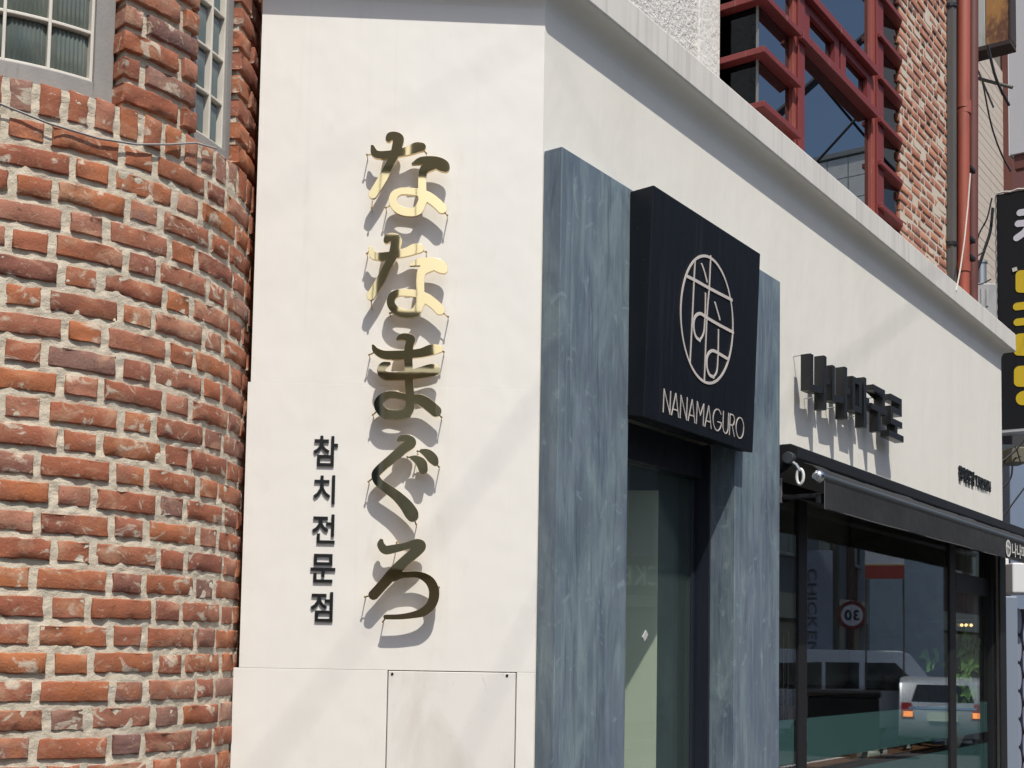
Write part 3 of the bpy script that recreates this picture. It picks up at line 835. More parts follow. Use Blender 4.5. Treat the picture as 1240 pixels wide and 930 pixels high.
# brick piers between the windows
sA0, sA1 = cyl_pix(151, 60)[0], cyl_pix(237, 60)[0]
sB0 = cyl_pix(292, 60)[0]
MB().add(*cyl_slab(sA0 + .006, sA1 - .006, -.15, -.012, z_sill - .005, 4.4)).build('mortar_pier', mortar, bb)
MB().add(*cyl_slab(sB0 + .006, S1, -.15, -.012, z_sill - .005, 4.4)).build('mortar_pier', mortar, bb)
z = z_sill + .012 + HB / 2; row = 0
while z < 4.36:
    a_ = sA0 + rk.uniform(-.003, .003)
    w2 = max(sA1 - sA0 - WL - JT, .05)
    for w_ in ((WL, w2) if row % 2 == 0 else (w2, WL)):
        m_ = rk.choice(ST) if w_ == WL else brick_mesh(w_, HB, .08, R0, 4, 3, .006, rk)
        lay(m_, a_ + w_ / 2, z, w_, HB); a_ += w_ + JT
    a_ = sB0 + rk.uniform(-.004, .004)
    for k in range(4):
        st = (k + row) % 2 == 0
        w_ = WL if st else WS
        lay(rk.choice(ST if st else HD), a_ + w_ / 2, z, w_, HB); a_ += w_ + JT
    z += CP; row += 1
fb = far.build('brick', brick_m, bb); fb['kind'] = 'stuff'
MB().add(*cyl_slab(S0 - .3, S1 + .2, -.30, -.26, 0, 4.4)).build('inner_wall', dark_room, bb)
MB().add(*cyl_slab(S0, S1, -.20, .0, 4.4, 4.55)).build('lintel', win_grey, bb)

# windows: cement surround, cream bars, ribbed panes
def curved_window(s0, s1, z0, z1, cols, rows, d, fw, ft):
    w = MB()
    w.add(*cyl_slab(s0, s0 + ft, d - .07, d + .012, z0, z1, 2)); w.add(*cyl_slab(s1 - ft, s1, d - .07, d + .012, z0, z1, 2))
    w.add(*cyl_slab(s0 + ft, s1 - ft, d - .07, d + .012, z0, z0 + ft)); w.add(*cyl_slab(s0 + ft, s1 - ft, d - .07, d + .012, z1 - ft, z1))
    wo = w.build('window', win_grey, bb, bevel=.003)
    a, b, c, e = s0 + ft + .0005, s1 - ft - .0005, z0 + ft + .0005, z1 - ft - .0005
    ps, pz = (b - a - fw) / cols, (e - c - fw) / rows
    for i in range(cols + 1):
        MB().add(*cyl_slab(a + i * ps, a + i * ps + fw, d - .03, d + .004, c, e, 1)).build('glazing_bar', win_white, wo, bevel=.002)
    for j in range(rows + 1):
        MB().add(*cyl_slab(a + .001, b - .001, d - .03, d + .002, c + j * pz, c + j * pz + fw)).build('glazing_bar', win_white, wo, bevel=.002)
    for i in range(cols):
        for j in range(rows):
            n = 9 if ps > .06 else 7
            A, B = a + i * ps + fw, a + (i + 1) * ps
            Cz, Ez = c + j * pz + fw, c + (j + 1) * pz
            vs, fs = [], []
            m = 4 * n
            for q in range(m + 1):
                s_ = A + (B - A) * q / m
                u = q / m
                edge = min(1, min(u, 1 - u) / .13)
                dd = d - .016 + .006 * edge + .0018 * math.sin(2 * math.pi * n * u) * (1 if edge >= 1 else 0)
                for zz, de in ((Cz, -.006), (Cz + .014, 0), (Ez - .014, 0), (Ez, -.006)): vs.append(cyl(s_, dd + de, zz))
            k = len(vs)
            for q in range(m):
                for r in range(3):
                    fs.append((q * 4 + r, q * 4 + 4 + r, q * 4 + 5 + r, q * 4 + 1 + r))
            vs += [cyl(A, d - .028, Cz), cyl(B, d - .028, Cz), cyl(B, d - .028, Ez), cyl(A, d - .028, Ez)]
            fs.append((k, k + 3, k + 2, k + 1))
            MB().add(vs, fs).build('pane', rib_glass, wo, smooth=True, recalc=False)
zw0 = z_sill + .003
sL1 = cyl_pix(134, 60, -.07)[0]
def zt(px, py): return cyl_pix(px, py, -.06)
ps_ = (cyl_pix(108, 50, -.06)[0] - cyl_pix(56, 50, -.06)[0])
curved_window(sL1 - .055 - 4 * ps_ - .065, sL1, zw0, zw0 + .045 * 2 + .128 * 8, 4, 8, -.06, .009, .055)
sR0, sR1 = sA1 + .004, sB0 - .004
curved_window(sR0, sR1, zw0, zw0 + .03 * 2 + .128 * 8, 2, 8, -.035, .008, .03)

# ================================================================== gold brush letters on the corner panel
E_L0, E_L1 = .034, .046
NA = [[(205, 247, 14), (225, 300, 30), (270, 315, 32), (340, 312, 33), (420, 298, 30), (500, 278, 36), (560, 255, 42), (600, 250, 36)],
      [(335, 188, 24), (350, 165, 32), (385, 165, 38), (415, 188, 44), (402, 255, 40), (378, 330, 34), (345, 390, 33), (285, 510, 36), (208, 632, 34)],
      [(528, 385, 8), (590, 362, 28), (650, 360, 36), (720, 375, 48), (770, 398, 50), (795, 420, 34)], [(690, 395, 40), (630, 425, 38), (608, 480, 33), (607, 600, 33), (610, 690, 34)],
      [(608, 690, 33), (570, 760, 37), (500, 777, 33), (420, 755, 34), (372, 700, 32), (380, 640, 32), (430, 608, 28), (500, 607, 28), (575, 617, 30), (650, 650, 40), (720, 700, 40), (765, 745, 40)]]
MA = [[(405, 137, 9), (430, 120, 22), (470, 118, 30), (515, 135, 34), (505, 180, 34), (495, 250, 34), (498, 400, 33), (503, 520, 33), (510, 600, 36), (508, 680, 37), (470, 735, 41), (390, 745, 38), (310, 735, 42), (262, 690, 38), (258, 640, 36), (300, 597, 33), (370, 582, 29), (440, 595, 28), (510, 612, 30), (590, 625, 44), (650, 660, 47), (715, 715, 46)],
      [(212, 190, 12), (235, 230, 26), (300, 262, 35), (400, 265, 37), (500, 258, 35), (600, 245, 36), (680, 222, 43), (745, 215, 30)],
      [(340, 330, 12), (295, 348, 28), (275, 385, 32), (300, 425, 36), (380, 435, 34), (500, 425, 38), (600, 405, 46), (690, 385, 50), (722, 392, 30)]]
GU = [[(413, 152, 12), (440, 135, 24), (490, 140, 32), (515, 175, 42), (450, 225, 40), (350, 310, 36), (260, 390, 36), (230, 435, 32), (255, 490, 35), (320, 540, 38), (400, 600, 42), (470, 670, 50), (515, 735, 55), (528, 762, 48)],
      [(517, 290, 12), (560, 305, 30), (600, 340, 42), (615, 390, 36)], [(603, 240, 18), (650, 260, 36), (690, 300, 41), (712, 335, 26)]]
RO = [[(258, 92, 16), (256, 125, 28), (290, 160, 33), (360, 150, 31), (440, 132, 28), (520, 112, 34), (552, 130, 42), (520, 172, 41), (440, 240, 39), (350, 330, 42), (270, 420, 38), (200, 498, 38)],
      [(350, 372, 26), (400, 352, 26), (450, 346, 24), (540, 347, 26), (620, 392, 35), (655, 470, 38), (640, 560, 37), (580, 622, 34), (500, 648, 25), (400, 662, 20), (292, 664, 18)]]
GOLD = [('uppermost gold brush letter of the column, partly mirroring added dark boxes', NA, (420, 140), 6.644, [(160, 305), (638, 292), (198, 735), (313, 732), (808, 793)], (0, 0)),
        ('second gold brush letter from the top, directly under its twin', NA, (420, 260), 6.644, [(160, 305), (638, 292), (198, 735), (345, 785), (815, 815)], (-16, 19)),
        ('middle gold brush letter with two crossbars and a closed loop', MA, (420, 390), 6.644, [(178, 258), (780, 235), (208, 742), (762, 762)], (0, 0)),
        ('angled gold brush letter with two short ticks at its right', GU, (420, 510), 6.644, [(568, 238), (742, 366), (172, 484), (558, 828), (486, 284)], (0, 0)),
        ('lowest gold brush letter, shaped like a hooked figure three', RO, (420, 640), 6.2, [(374, 103), (134, 512), (270, 700), (692, 440)], (0, 0))]
for label, strokes, (ox, oy), k, studs, (dx, dy) in GOLD:
    def conv(x, y, ox=ox, oy=oy, k=k, dx=dx, dy=dy): return PA.pix(ox + (x + dx) / k, oy + (y + dy) / k, E_L1)
    mpp = abs(conv(700, 400)[0] - conv(300, 400)[0]) / 400
    st = [[(*conv(x, y), r * mpp * 1.02) for x, y, r in s_] for s_ in strokes]
    cx_ = np.mean([p[0] for s_ in st for p in s_]); cz_ = np.mean([p[1] for s_ in st for p in s_])
    th = thing('gold_letter', PA.P(cx_, E_L0, cz_), label, 'sign letter', 'gold letters on the white corner panel')
    lp = stroke_outline(st, .0016)
    outline_mb(PA, lp, E_L1 - .0022, E_L1, lambda a, b: (a, b), round_=.0005).build('face', gold, th)
    outline_mb(PA, lp, E_L0, E_L1 - .0024, lambda a, b: (a, b)).build('return', gold_edge, th)
    P_ = np.array([(p[0], p[1]) for s_ in st for p in s_])
    for x, y in studs:
        t, z = conv(x, y) if dx == 0 else conv(x - dx, y - dy)
        q = P_[np.argmin(np.hypot(P_[:, 0] - t, P_[:, 1] - z))]
        sm = MB().tube([PA.P(t, .0, z), PA.P(t, .036, z)], .0016, 6).ball(PA.P(t, .037, z), .0034, 8, 5)
        sm.bar(PA, (t, z), (t + (q[0] - t) * .6, z + (q[1] - z) * .6), .004, .0012, .0355)
        sm.build('stud', gold_edge, th)

# small black letters
for ch, (x0, y0, x1, y1), lab in (('참', (379, 528, 409.5, 564), 'topmost small black letter, box at its foot, tick at right,'), ('치', (379, 575.5, 406, 609.5), 'second small black letter down, tall bar at right,'),
                                  ('전', (377.5, 623, 406, 657.5), 'third small black letter down with an angle foot,'), ('문', (375.5, 671, 406.5, 705), 'fourth small black letter down, box over crossbar,'),
                                  ('점', (375.5, 717, 403.5, 752.5), 'lowest small black letter with a box foot,')):
    a = PA.pix(x0, y1, .006); b = PA.pix(x1, y0, .006)
    o = letter_mb(PA, ch, a[0], b[0], a[1], b[1], .0008, .006, .012).build('black_letter', black_gloss)
    tag(o, lab + ' on white panel', 'sign letter', 'small black letters on the corner panel')

# ================================================================== black box letters on the facade
for i, (ch, lab) in enumerate(zip('나나마구로', ('nearest black box letter over the awning, with a wire at its side', 'second black box letter over the awning, just behind the nearest', 'middle black box letter of the five over the awning',
                                            'fourth black box letter over the awning, square with a stem below', 'farthest black box letter over the awning, with a flat foot'))):
    t0 = 1.868 + .245 * i
    w_ = .215
    z0, z1 = (2.735, 2.965) if i < 3 else (2.745, 2.955)
    th = thing('box_letter', FA.P(t0 + w_ / 2, .04, z0), lab, 'sign letter', 'black box letters over the awning')
    letter_mb(FA, ch, t0, t0 + w_, z0, z1, .040, .083, .022).build('body', black_gloss, th)
    for tt_, zz_ in ((t0 + .02, z1 - .02), (t0 + w_ * .62, z0 + .05), (t0 + w_ * .62, z1 - .04)):
        MB().tube([FA.P(tt_, .0, zz_), FA.P(tt_, .041, zz_)], .003, 6).build('stud', steel, th)
th = thing('small_lettering', FA.P(4.6, .0, 2.72), 'line of tiny black letters and phone digits low on the white facade', 'sign lettering')
for mb_ in text_run(FA, '참치전문점 T.502.5074', 4.285, 4.972, 2.712, 2.80, .0008, .010, .012, .06):
    mb_.build('letter', black_gloss, th)

# ================================================================== awning
aw = thing('awning', FA.P(3.4, .0, 2.39), 'rolled up black awning over the shop window with a hanging front flap', 'awning')
A0, A1 = 1.655, 5.75
MB().sweep(FA, [(.002, 2.535), (.085, 2.535), (.12, 2.52), (.12, 2.475), (.07, 2.43), (.002, 2.40)], A0, A1).build('cassette', black, aw, bevel=.003)
EB, ZB = .20, 2.396
ar = MB()
fab = []
n_ = 40
for i in range(n_ + 1):
    t = A0 + .06 + (A1 - A0 - .12) * i / n_
    w_ = .004 * math.sin(i * 1.7) + .003 * math.sin(i * .6 + 1)
    fab += [FA.P(t, .10, 2.472), FA.P(t, .155, 2.448 + w_), FA.P(t, EB, ZB + .019), FA.P(t, EB + .0, ZB + .016), FA.P(t, .155, 2.445 + w_), FA.P(t, .10, 2.469)]
ff = [(i * 6 + k, i * 6 + (k + 1) % 6, i * 6 + 6 + (k + 1) % 6, i * 6 + 6 + k) for i in range(n_) for k in range(6)] + [(0, 1, 2, 3, 4, 5), tuple(n_ * 6 + k for k in range(5, -1, -1))]
MB().add(fab, ff).build('canopy', fabric, aw, smooth=True)
MB().tube([FA.P(A0 + .01, EB, ZB), FA.P(A1, EB, ZB)], .0175, 14).build('front_tube', tube_m, aw, smooth=True)
cap = MB().ball(FA.P(A0 + .002, EB, ZB), .026, 14, 9).build('end_cap', chrome, aw, smooth='all')
MB().tube([FA.P(A0 - .030, EB + .004, ZB), FA.P(A0 - .02, EB + .004, ZB)], .008, 10).build('bolt', steel, cap)
val = []
nv = 90
for i in range(nv + 1):
    t = A0 + .035 + (A1 - A0 - .05) * i / nv
    for j, z_ in enumerate((ZB - .012, ZB - .06, 2.272)):
        w_ = (j / 2) * (.0035 * math.sin(i * .55) + .0025 * math.sin(i * .23 + 2))
        zz = z_ + (.0015 * math.sin(i * .9) if j == 2 else 0)
        val += [FA.P(t, EB + .012 + w_, zz)]
    for j, z_ in enumerate((2.272, ZB - .06, ZB - .012)):
        w_ = ((2 - j) / 2) * (.0035 * math.sin(i * .55) + .0025 * math.sin(i * .23 + 2))
        val += [FA.P(t, EB + .009 + w_, z_ + (.0015 * math.sin(i * .9) if j == 0 else 0))]
ff = [(i * 6 + k, i * 6 + (k + 1) % 6, i * 6 + 6 + (k + 1) % 6, i * 6 + 6 + k) for i in range(nv) for k in range(6)] + [(0, 1, 2, 3, 4, 5), tuple(nv * 6 + k for k in range(5, -1, -1))]
vo = MB().add(val, ff).build('valance', fabric, aw, smooth=True)
hem = MAT('grey_hem', (.10, .10, .10), .8)
MB().tube([FA.P(A0 + .035 + (A1 - A0 - .05) * i / 30, EB + .0125, 2.2715 + .0012 * math.sin(i)) for i in range(31)], .0022, 5).build('hem', hem, vo)
MB().tube([FA.P(A0 + .036, EB + .0125, z_) for z_ in np.linspace(2.272, ZB - .012, 5)], .0022, 5).build('hem', hem, vo)
print_w = MAT('white_print', (.62, .61, .58), .7)
t_lg = FA.tt(1218, 668, EB + .016)
lg = [(t_lg + .055 + .05 * math.sin(a), 2.330 + .044 * math.cos(a), .006) for a in np.linspace(0, 2 * math.pi, 33)]
outline_mb(FA, stroke_outline([lg, [(t_lg + .03, 2.30, .005), (t_lg + .03, 2.36, .005)], [(t_lg + .065, 2.29, .005), (t_lg + .065, 2.37, .005)], [(t_lg + .015, 2.345, .006), (t_lg + .095, 2.335, .006)]], .0022), EB + .0165, EB + .0175, lambda a, b: (a, b)).build('emblem', print_w, vo)
for mb_ in text_run(FA, '나나마구로', t_lg + .14, t_lg + .14 + .56, 2.290, 2.372, EB + .0165, EB + .0175, .012, .1):
    mb_.build('letter', print_w, vo)
# crank gear with its hanging eye, and a bracket
gx = FA.pix(956, 556, .10)
MB().tube([FA.P(A0 - .03, .085, gx[1] + .01), FA.P(A0 + .02, .085, gx[1] + .01)], .024, 12).build('gear_box', tube_m, aw, bevel=.002)
MB().tube([FA.P(A0 - .012, .085, gx[1] + .002), FA.P(A0 - .012, .115, gx[1] - .02), FA.P(A0 - .010, .13, gx[1] - .045)], .007, 8).build('shaft', steel, aw)
ex = FA.pix(965, 576, .13)
eye = [FA.P(A0 - .010, .13 + .014 * math.sin(a), ex[1] + .030 * math.cos(a)) for a in np.linspace(0, 2 * math.pi, 21)]
MB().tube(eye, .0062, 8, caps=False).build('crank_eye', MAT('white_enamel', (.8, .8, .78), .25), aw, smooth='all')
MB().box(FA, A0 + .0, A0 + .02, .05, EB + .005, 2.315, 2.33).box(FA, A0 + .0, A0 + .022, EB - .01, EB + .005, 2.29, 2.331).build('bracket', black, aw, bevel=.002)
MB().box(FA, A0 - .002, A0 + .012, .035, .048, 2.30, 2.40).build('bracket', steel, aw, bevel=.002)
for ta_ in (A0 + .5, A1 - .7):
    MB().tube([FA.P(ta_, .05, 2.42), FA.P(ta_ + .35, .12, 2.40), FA.P(ta_ + .02, EB - .02, 2.39)], .012, 8).build('arm', tube_m, aw)

# ================================================================== inside the shop
def struct(o, kind='structure'): o['kind'] = kind; return o
rm = MB()
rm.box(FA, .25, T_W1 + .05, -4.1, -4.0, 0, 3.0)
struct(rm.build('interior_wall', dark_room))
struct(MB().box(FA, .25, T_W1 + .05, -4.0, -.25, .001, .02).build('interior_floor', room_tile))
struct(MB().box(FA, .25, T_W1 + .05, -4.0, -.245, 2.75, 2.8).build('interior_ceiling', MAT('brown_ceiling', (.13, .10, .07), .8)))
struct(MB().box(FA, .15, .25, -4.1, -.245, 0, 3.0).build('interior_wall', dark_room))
tpw = FA.tt(795.5, 800, -.20)
ua = np.array([-math.sin(rad(30)), -math.cos(rad(30))])          # runs inwards and back, in (t,e)
pa, pb = np.array([tpw, -.20]), np.array([tpw, -.20]) + ua * .36
pn = np.array([.010 * math.cos(rad(30)), -.010 * math.sin(rad(30))])
pq = [pa, pb, pb + pn, pa + pn]
pw = MB().add([FA.P(q[0], q[1], z) for z in (.02, 2.30) for q in pq], [(0, 1, 2, 3), (7, 6, 5, 4)] + [(i, i + 4, (i + 1) % 4 + 4, (i + 1) % 4) for i in range(4)]).build('partition', MAT('pale_partition', (.70, .71, .57), .7, bumps=[(20, 3, .1, .005)]))
tag(pw, 'pale partition standing just inside the glass door, its lower part in sunlight', 'partition')
ctr = thing('counter', FA.P(2.9, -.8, .02), 'low black counter with glossy front behind the shop window', 'counter')
c0, c1 = FA.pix(985, 868, -.5), FA.pix(1066, 832, -.5)
MB().box(FA, c0[0] - .2, c1[0], -1.1, -.5, .02, c1[1] - .03).build('cabinet', MAT('black_lacquer', (.015, .014, .013), .2), ctr, bevel=.01)
MB().box(FA, c0[0] - .22, c1[0] + .02, -1.12, -.48, c1[1] - .0295, c1[1]).build('worktop', MAT('dark_wood', (.06, .035, .022), .35), ctr, bevel=.006)
brown = MAT('brown_wood', (.20, .09, .045), .5, layers=[((3, 3, 40), 4, .45, .7, (.12, .05, .03), .7)])
sh = thing('shelf', FA.P(2.6, -.3, .1), 'brown wooden window shelf seen between the frosted bands', 'shelf')
s0, s1 = FA.tt(1000, 915, -.16), FA.tt(1148, 900, -.16)
MB().box(FA, s0, s1, -.38, -.12, 1.155, 1.175).build('board', brown, sh, bevel=.003)
MB().box(FA, s0, s0 + .03, -.36, -.14, .02, 1.1545).build('leg', brown, sh); MB().box(FA, s1 - .03, s1, -.36, -.14, .02, 1.1545).build('leg', brown, sh)
MB().box(FA, s0 + .01, s0 + .55, -.37, -.33, 1.1755, 1.235).build('back_rail', brown, sh)
wm = MAT('white_ceramic', (.62, .64, .58), .3)
tape = thing('tape_dispenser', FA.P(FA.tt(1062, 918, -.2), -.2, 1.175), 'small white tape dispenser with a dark round hub on the shelf', 'dispenser')
tt0 = FA.tt(1062, 918, -.2)
MB().box(FA, tt0 - .16, tt0 + .14, -.25, -.19, 1.1755, 1.20).box(FA, tt0 - .02, tt0 + .13, -.25, -.19, 1.2005, 1.245).build('body', wm, tape, bevel=.006)
MB().tube([FA.P(tt0 + .03, -.189, 1.21), FA.P(tt0 + .03, -.184, 1.21)], .024, 14).build('hub', black, tape)
cup = MB().tube([FA.P(tt0 - .28, -.2, 1.1755), FA.P(tt0 - .28, -.2, 1.19), FA.P(tt0 - .28, -.2, 1.215)], [.03, .042, .05], 14).build('cup', wm)
tag(cup, 'pale rounded cup left of the white tape dispenser', 'cup')
nc = thing('number_card', FA.P(FA.tt(1101, 910, -.2), -.2, 1.175), 'small dark card with a pale digit standing on the window shelf', 'card')
tn = FA.tt(1101, 910, -.2)
MB().box(FA, tn - .06, tn + .07, -.215, -.205, 1.1755, 1.25).build('card', black, nc)
letter_mb(FA, '2', tn - .035, tn + .045, 1.185, 1.238, -.2045, -.203, .02).build('digit', wm, nc)
brass_rod = MAT('brass_rod', (.75, .62, .42), .3, metal=1)
for px, y0, nm in ((948.3, 772, 'left of two thin brass rods standing behind the shop window beside the doorway'), (953.8, 764, 'taller right one of two thin brass rods standing behind the shop window')):
    t, z = FA.pix(px, y0, -.2)
    tag(MB().tube([FA.P(t, -.2, .02), FA.P(t, -.2, z)], .0045, 6).build('brass_rod', brass_rod), nm, 'rod', 'brass rods behind the shop window')
t, z = FA.pix(952, 855, -.4)
tag(MB().box(FA, t - .12, t + .12, -.55, -.35, .02, z).build('wooden_cabinet', brown, bevel=.006), 'brown wooden cabinet behind the brass rods at the window edge', 'cabinet')
# three small warm lamps and their rail
for i, px in enumerate((1164.5, 1170, 1176)):
    t, z = FA.pix(px, 757, -.085)
    th = thing('pendant_lamp', FA.P(t, -.085, z), ('left', 'middle', 'right')[i] + ' one of three tiny warm pendant lamps above the plant', 'pendant lamp', 'pendant lamps inside the shop')
    MB().ball(FA.P(t, -.085, z), .010, 10, 7).build('bulb', EMIT('warm_bulb', (1, .62, .25), 3.0), th, smooth='all')
    MB().tube([FA.P(t, -.085, z + .011), FA.P(t, -.085, 2.75)], .0012, 5).build('cord', black, th)
rl = MB().tube([FA.P(FA.tt(1126, 753, -.12), -.12, FA.zz(1126, 753, -.12)), FA.P(5.07, -.12, FA.zz(1190, 751, -.12))], .003, 5).build('rail', steel)
tag(rl, 'thin steel rail stretched across the right shop window pane', 'rail')
# the plant
pl = thing('potted_plant', FA.P(4.75, -.35, .02), 'leafy green potted plant behind the right pane of the shop window', 'plant')
leaf_m = MAT('green_leaf', (.10, .20, .04), .45, rnd=1, layers=[((9, 9, 9), 4, .42, .66, (.20, .36, .09), .9), ((30, 30, 30), 3, .5, .7, (.03, .07, .02), .6)])
tpl = 4.72
MB().tube([FA.P(tpl, -.35, .02), FA.P(tpl, -.35, .55)], [.16, .22], 16).build('pot', MAT('grey_pot', (.2, .2, .19), .8), pl)
rp = random.Random(3)
for i in range(4):
    MB().tube([FA.P(tpl, -.35, .5), FA.P(tpl + .1 * (i - 1.5), -.35, 1.1), FA.P(tpl + .22 * (i - 1.5), -.33, 1.5)], [.014, .010, .005], 6).build('stem', leaf_m, pl)
for i in range(84):
    px, py = rp.gauss(1176, 9), rp.uniform(765, 862)
    if i > 76: px = rp.uniform(1118, 1150); py = rp.uniform(800, 815)
    e_leaf = rp.uniform(-.098, -.07)
    t, z = FA.pix(px, py, e_leaf)
    if t > 5.0: continue
    ln, wd = rp.uniform(.10, .26), rp.uniform(.026, .055)
    ang_ = rp.uniform(.1, 3.0)
    ee = e_leaf
    vs, fs = [], []
    for q in range(6):
        u = q / 5
        w_ = wd * math.sin(math.pi * min(u * .95 + .05, 1)) ** .8 + .001
        bx, bz = ln * u * math.cos(ang_), ln * u * math.sin(ang_) - .75 * ln * u * u
        nx_, nz_ = -math.sin(ang_), math.cos(ang_)
        eo = -.015 * math.sin(2.5 * u)
        vs += [FA.P(t + bx + nx_ * w_, min(ee + eo + .35 * w_, -.068), z + bz + nz_ * w_), FA.P(t + bx, ee + eo - .004, z + bz), FA.P(t + bx - nx_ * w_, min(ee + eo + .35 * w_, -.068), z + bz - nz_ * w_)]
    for q in range(5):
        for r in range(2): fs.append((q * 3 + r, q * 3 + r + 1, q * 3 + r + 4, q * 3 + r + 3))
    MB().add(vs, fs).build('leaf', leaf_m, pl, smooth='all', recalc=False)
tag(MB().box(FA, 4.99, 5.075, -.9, -.10, .02, 2.7).build('concrete_column', MAT('rough_concrete', (.30, .30, .28), .9, layers=[((8, 8, 8), 5, .45, .7, (.16, .16, .15), .8)], bumps=[(40, 4, .5, .01)]), bevel=.01), 'rough grey concrete column behind the potted plant', 'column')
tag(MB().box(FA, 4.62, 5.0, -.10, -.085, 2.2, 2.35).build('roller_blind', MAT('beige_blind', (.32, .28, .22), .8)), 'short beige roller blind at the top of the right pane', 'blind')

# ================================================================== past the far end of the shop
def blade(t): return Frame(FA.P(t, 0, 0), a=FA.n, n=-FA.a)      # a sign standing out from the facade line
# pipes on the upper storey
def vpipe(px_top, px_bot, py0, py1, e, r, name, mat, label, n=14):
    a, b = FA.P(*(lambda q: (q[0], e, q[1]))(FA.pix(px_top, py0, e))), FA.P(*(lambda q: (q[0], e, q[1]))(FA.pix(px_bot, py1, e)))
    th = thing(name, b, label, 'drain pipe')
    MB().tube([a, b], r, n).build('pipe', mat, th, smooth=True)
    return th, a, b
MB().box(FA, T_END - 1.2, T_END - .25, -.9, -.20, Z_FAS, 7).build('rear_wall', MAT('dark_plaster', (.10, .05, .04), .9), shop)
th, a, b = vpipe(1151.5, 1151.5, -150, 352, -.01, .031, 'grey_drain_pipe', pipe_grey, 'dark grey square-edged drain pipe along the far edge of the small brick wall', 6)
for py in (8, 296):
    t, z = FA.pix(1151.5, py, -.01)
    MB().tube([FA.P(t, -.01, z - .01), FA.P(t, -.01, z + .01)], .036, 12).build('bracket', black, th)
MB().box(FA, t - .012, t + .012, -.2, -.04, z - .01, z + .01).build('bracket', black, th)
th, a, b = vpipe(1167, 1166, -150, 132, .0, .041, 'red_drain_pipe', pipe_red, 'wide bright red drain pipe with jointed sections beside the grey drain pipe', 18)
def seg(px, y0, y1, r, nm, mat, th, e=0.0):
    t0_, z0_ = FA.pix(px, y0, e); t1_, z1_ = FA.pix(px, y1, e)
    MB().tube([FA.P(t0_, e, z0_), FA.P(t1_, e, z1_)], r, 18).build(nm, mat, th, smooth=True)
seg(1166.5, 124, 139, .046, 'collar', pipe_red, th); seg(1166, 138.5, 360, .038, 'pipe', pipe_red, th); seg(1166, 318, 330, .043, 'collar', pipe_red, th)
th2, a, b = vpipe(1178, 1177, -150, 372, -.10, .036, 'dark_red_drain_pipe', pipe_dk, 'darker red drain pipe partly hidden behind the wide red one', 16)
for py in (205, 290, 312):
    t, z = FA.pix(1178, py, -.06)
    MB().box(FA, t - .05, t + .05, -.14, -.055, z - .012, z + .012).build('bracket', black, th2, bevel=.003)
# thin white wire hanging in front of the pipes
wq = [FA.P(*(lambda q: (q[0], .07, q[1]))(FA.pix(x, y, .07))) for x, y in ((1175, 210), (1172, 250), (1168, 290), (1163, 325), (1158, 352))]
tag(MB().tube(wq, .004, 5).build('wire', MAT('white_wire', (.6, .58, .52), .6)), 'thin white wire running down over the red drain pipes', 'wire')
# neighbour with beige ribbed siding
nb_ = thing('neighbour_building', FA.P(8, -1.6, 0), 'neighbouring building clad in beige ribbed siding boards, seen past the red pipes', 'building')
MB().box(FA, T_END + .01, 14, -5, -1.625, 0, 12).build('wall', MAT('neighbour_wall', (.20, .17, .15), .9), nb_)
beige = MAT('beige_siding', (.56, .48, .40), .75, layers=[((6, 6, .6), 4, .5, .8, (.44, .37, .31), .6)], bumps=[((70, 70, .5), 2, .6, .006)])
z = 3.62
while z < 8.6:
    bd = MB().box(FA, T_END + .02, 13.5, -1.624, -1.60 + random.uniform(-.002, .002), z, z + .097)
    bd.build('siding_board', beige, nb_, bevel=.003)
    z += .1
tpi = FA.tt(1226, 215, -1.5)
MB().box(FA, tpi, tpi + .6, -1.61, -1.5, 3, 12).build('pilaster', MAT('maroon_paint', (.14, .045, .035), .7), nb_)
# rusty box sign
BL = blade(7.0)
e0, z0 = BL.pix(1177.5, 62); e1, _ = BL.pix(1222.5, 52)
e_m, _ = BL.pix(1193.5, 30)
rs = thing('rusty_box_sign', BL.P(e0, 0, z0), 'old rusty blade box sign with one pale panel, fixed above the red pipes', 'sign')
rust = MAT('rusty_sheet', (.36, .17, .05), .8, layers=[((7, 7, 4), 5, .47, .6, (.10, .035, .022), .9), ((14, 14, 9), 4, .55, .7, (.46, .27, .10), .6)], bumps=[(40, 4, .3, .004)])
pale = MAT('dirty_pale_sheet', (.42, .43, .40), .6, layers=[((9, 9, 3), 5, .55, .72, (.22, .15, .08), .7)])
MB().box(BL, e0, e_m - .004, -.16, 0, z0 + .02, 8).build('pale_panel', pale, rs, bevel=.003)
MB().box(BL, e_m, e1, -.16, -.002, z0 + .02, 8).build('rusty_panel', rust, rs, bevel=.003)
MB().box(BL, e0 - .01, e1 + .01, -.17, .008, z0 - .02, z0 + .0195).build('bottom_rail', MAT('dark_rust', (.035, .022, .018), .9), rs, bevel=.003)
MB().box(BL, e1 + .0005, e1 + .012, -.165, .006, z0 + .02, 8).build('edge_trim', MAT('dark_rust_trim', (.03, .022, .025), .8), rs)
MB().tube([BL.P(e0 + .02, -.08, z0 - .02), BL.P(e0 - .12, -.08, z0 - .12), BL.P(e0 - .14, -.08, z0 - .30)], .018, 8).build('bracket', pipe_dk, rs)
for (x0, y0, x1, y1) in ((1181, 94, 1226, 106), (1184, 85, 1203, 130)):
    p_, q_ = blade(7.3).pix(x0, y0), blade(7.3).pix(x1, y1)
    F_ = blade(7.3)
    MB().tube([F_.P(p_[0], 0, p_[1]), F_.P(q_[0], 0, q_[1])], .014 if y1 - y0 < 20 else .008, 8).build('brace', pipe_grey, rs)
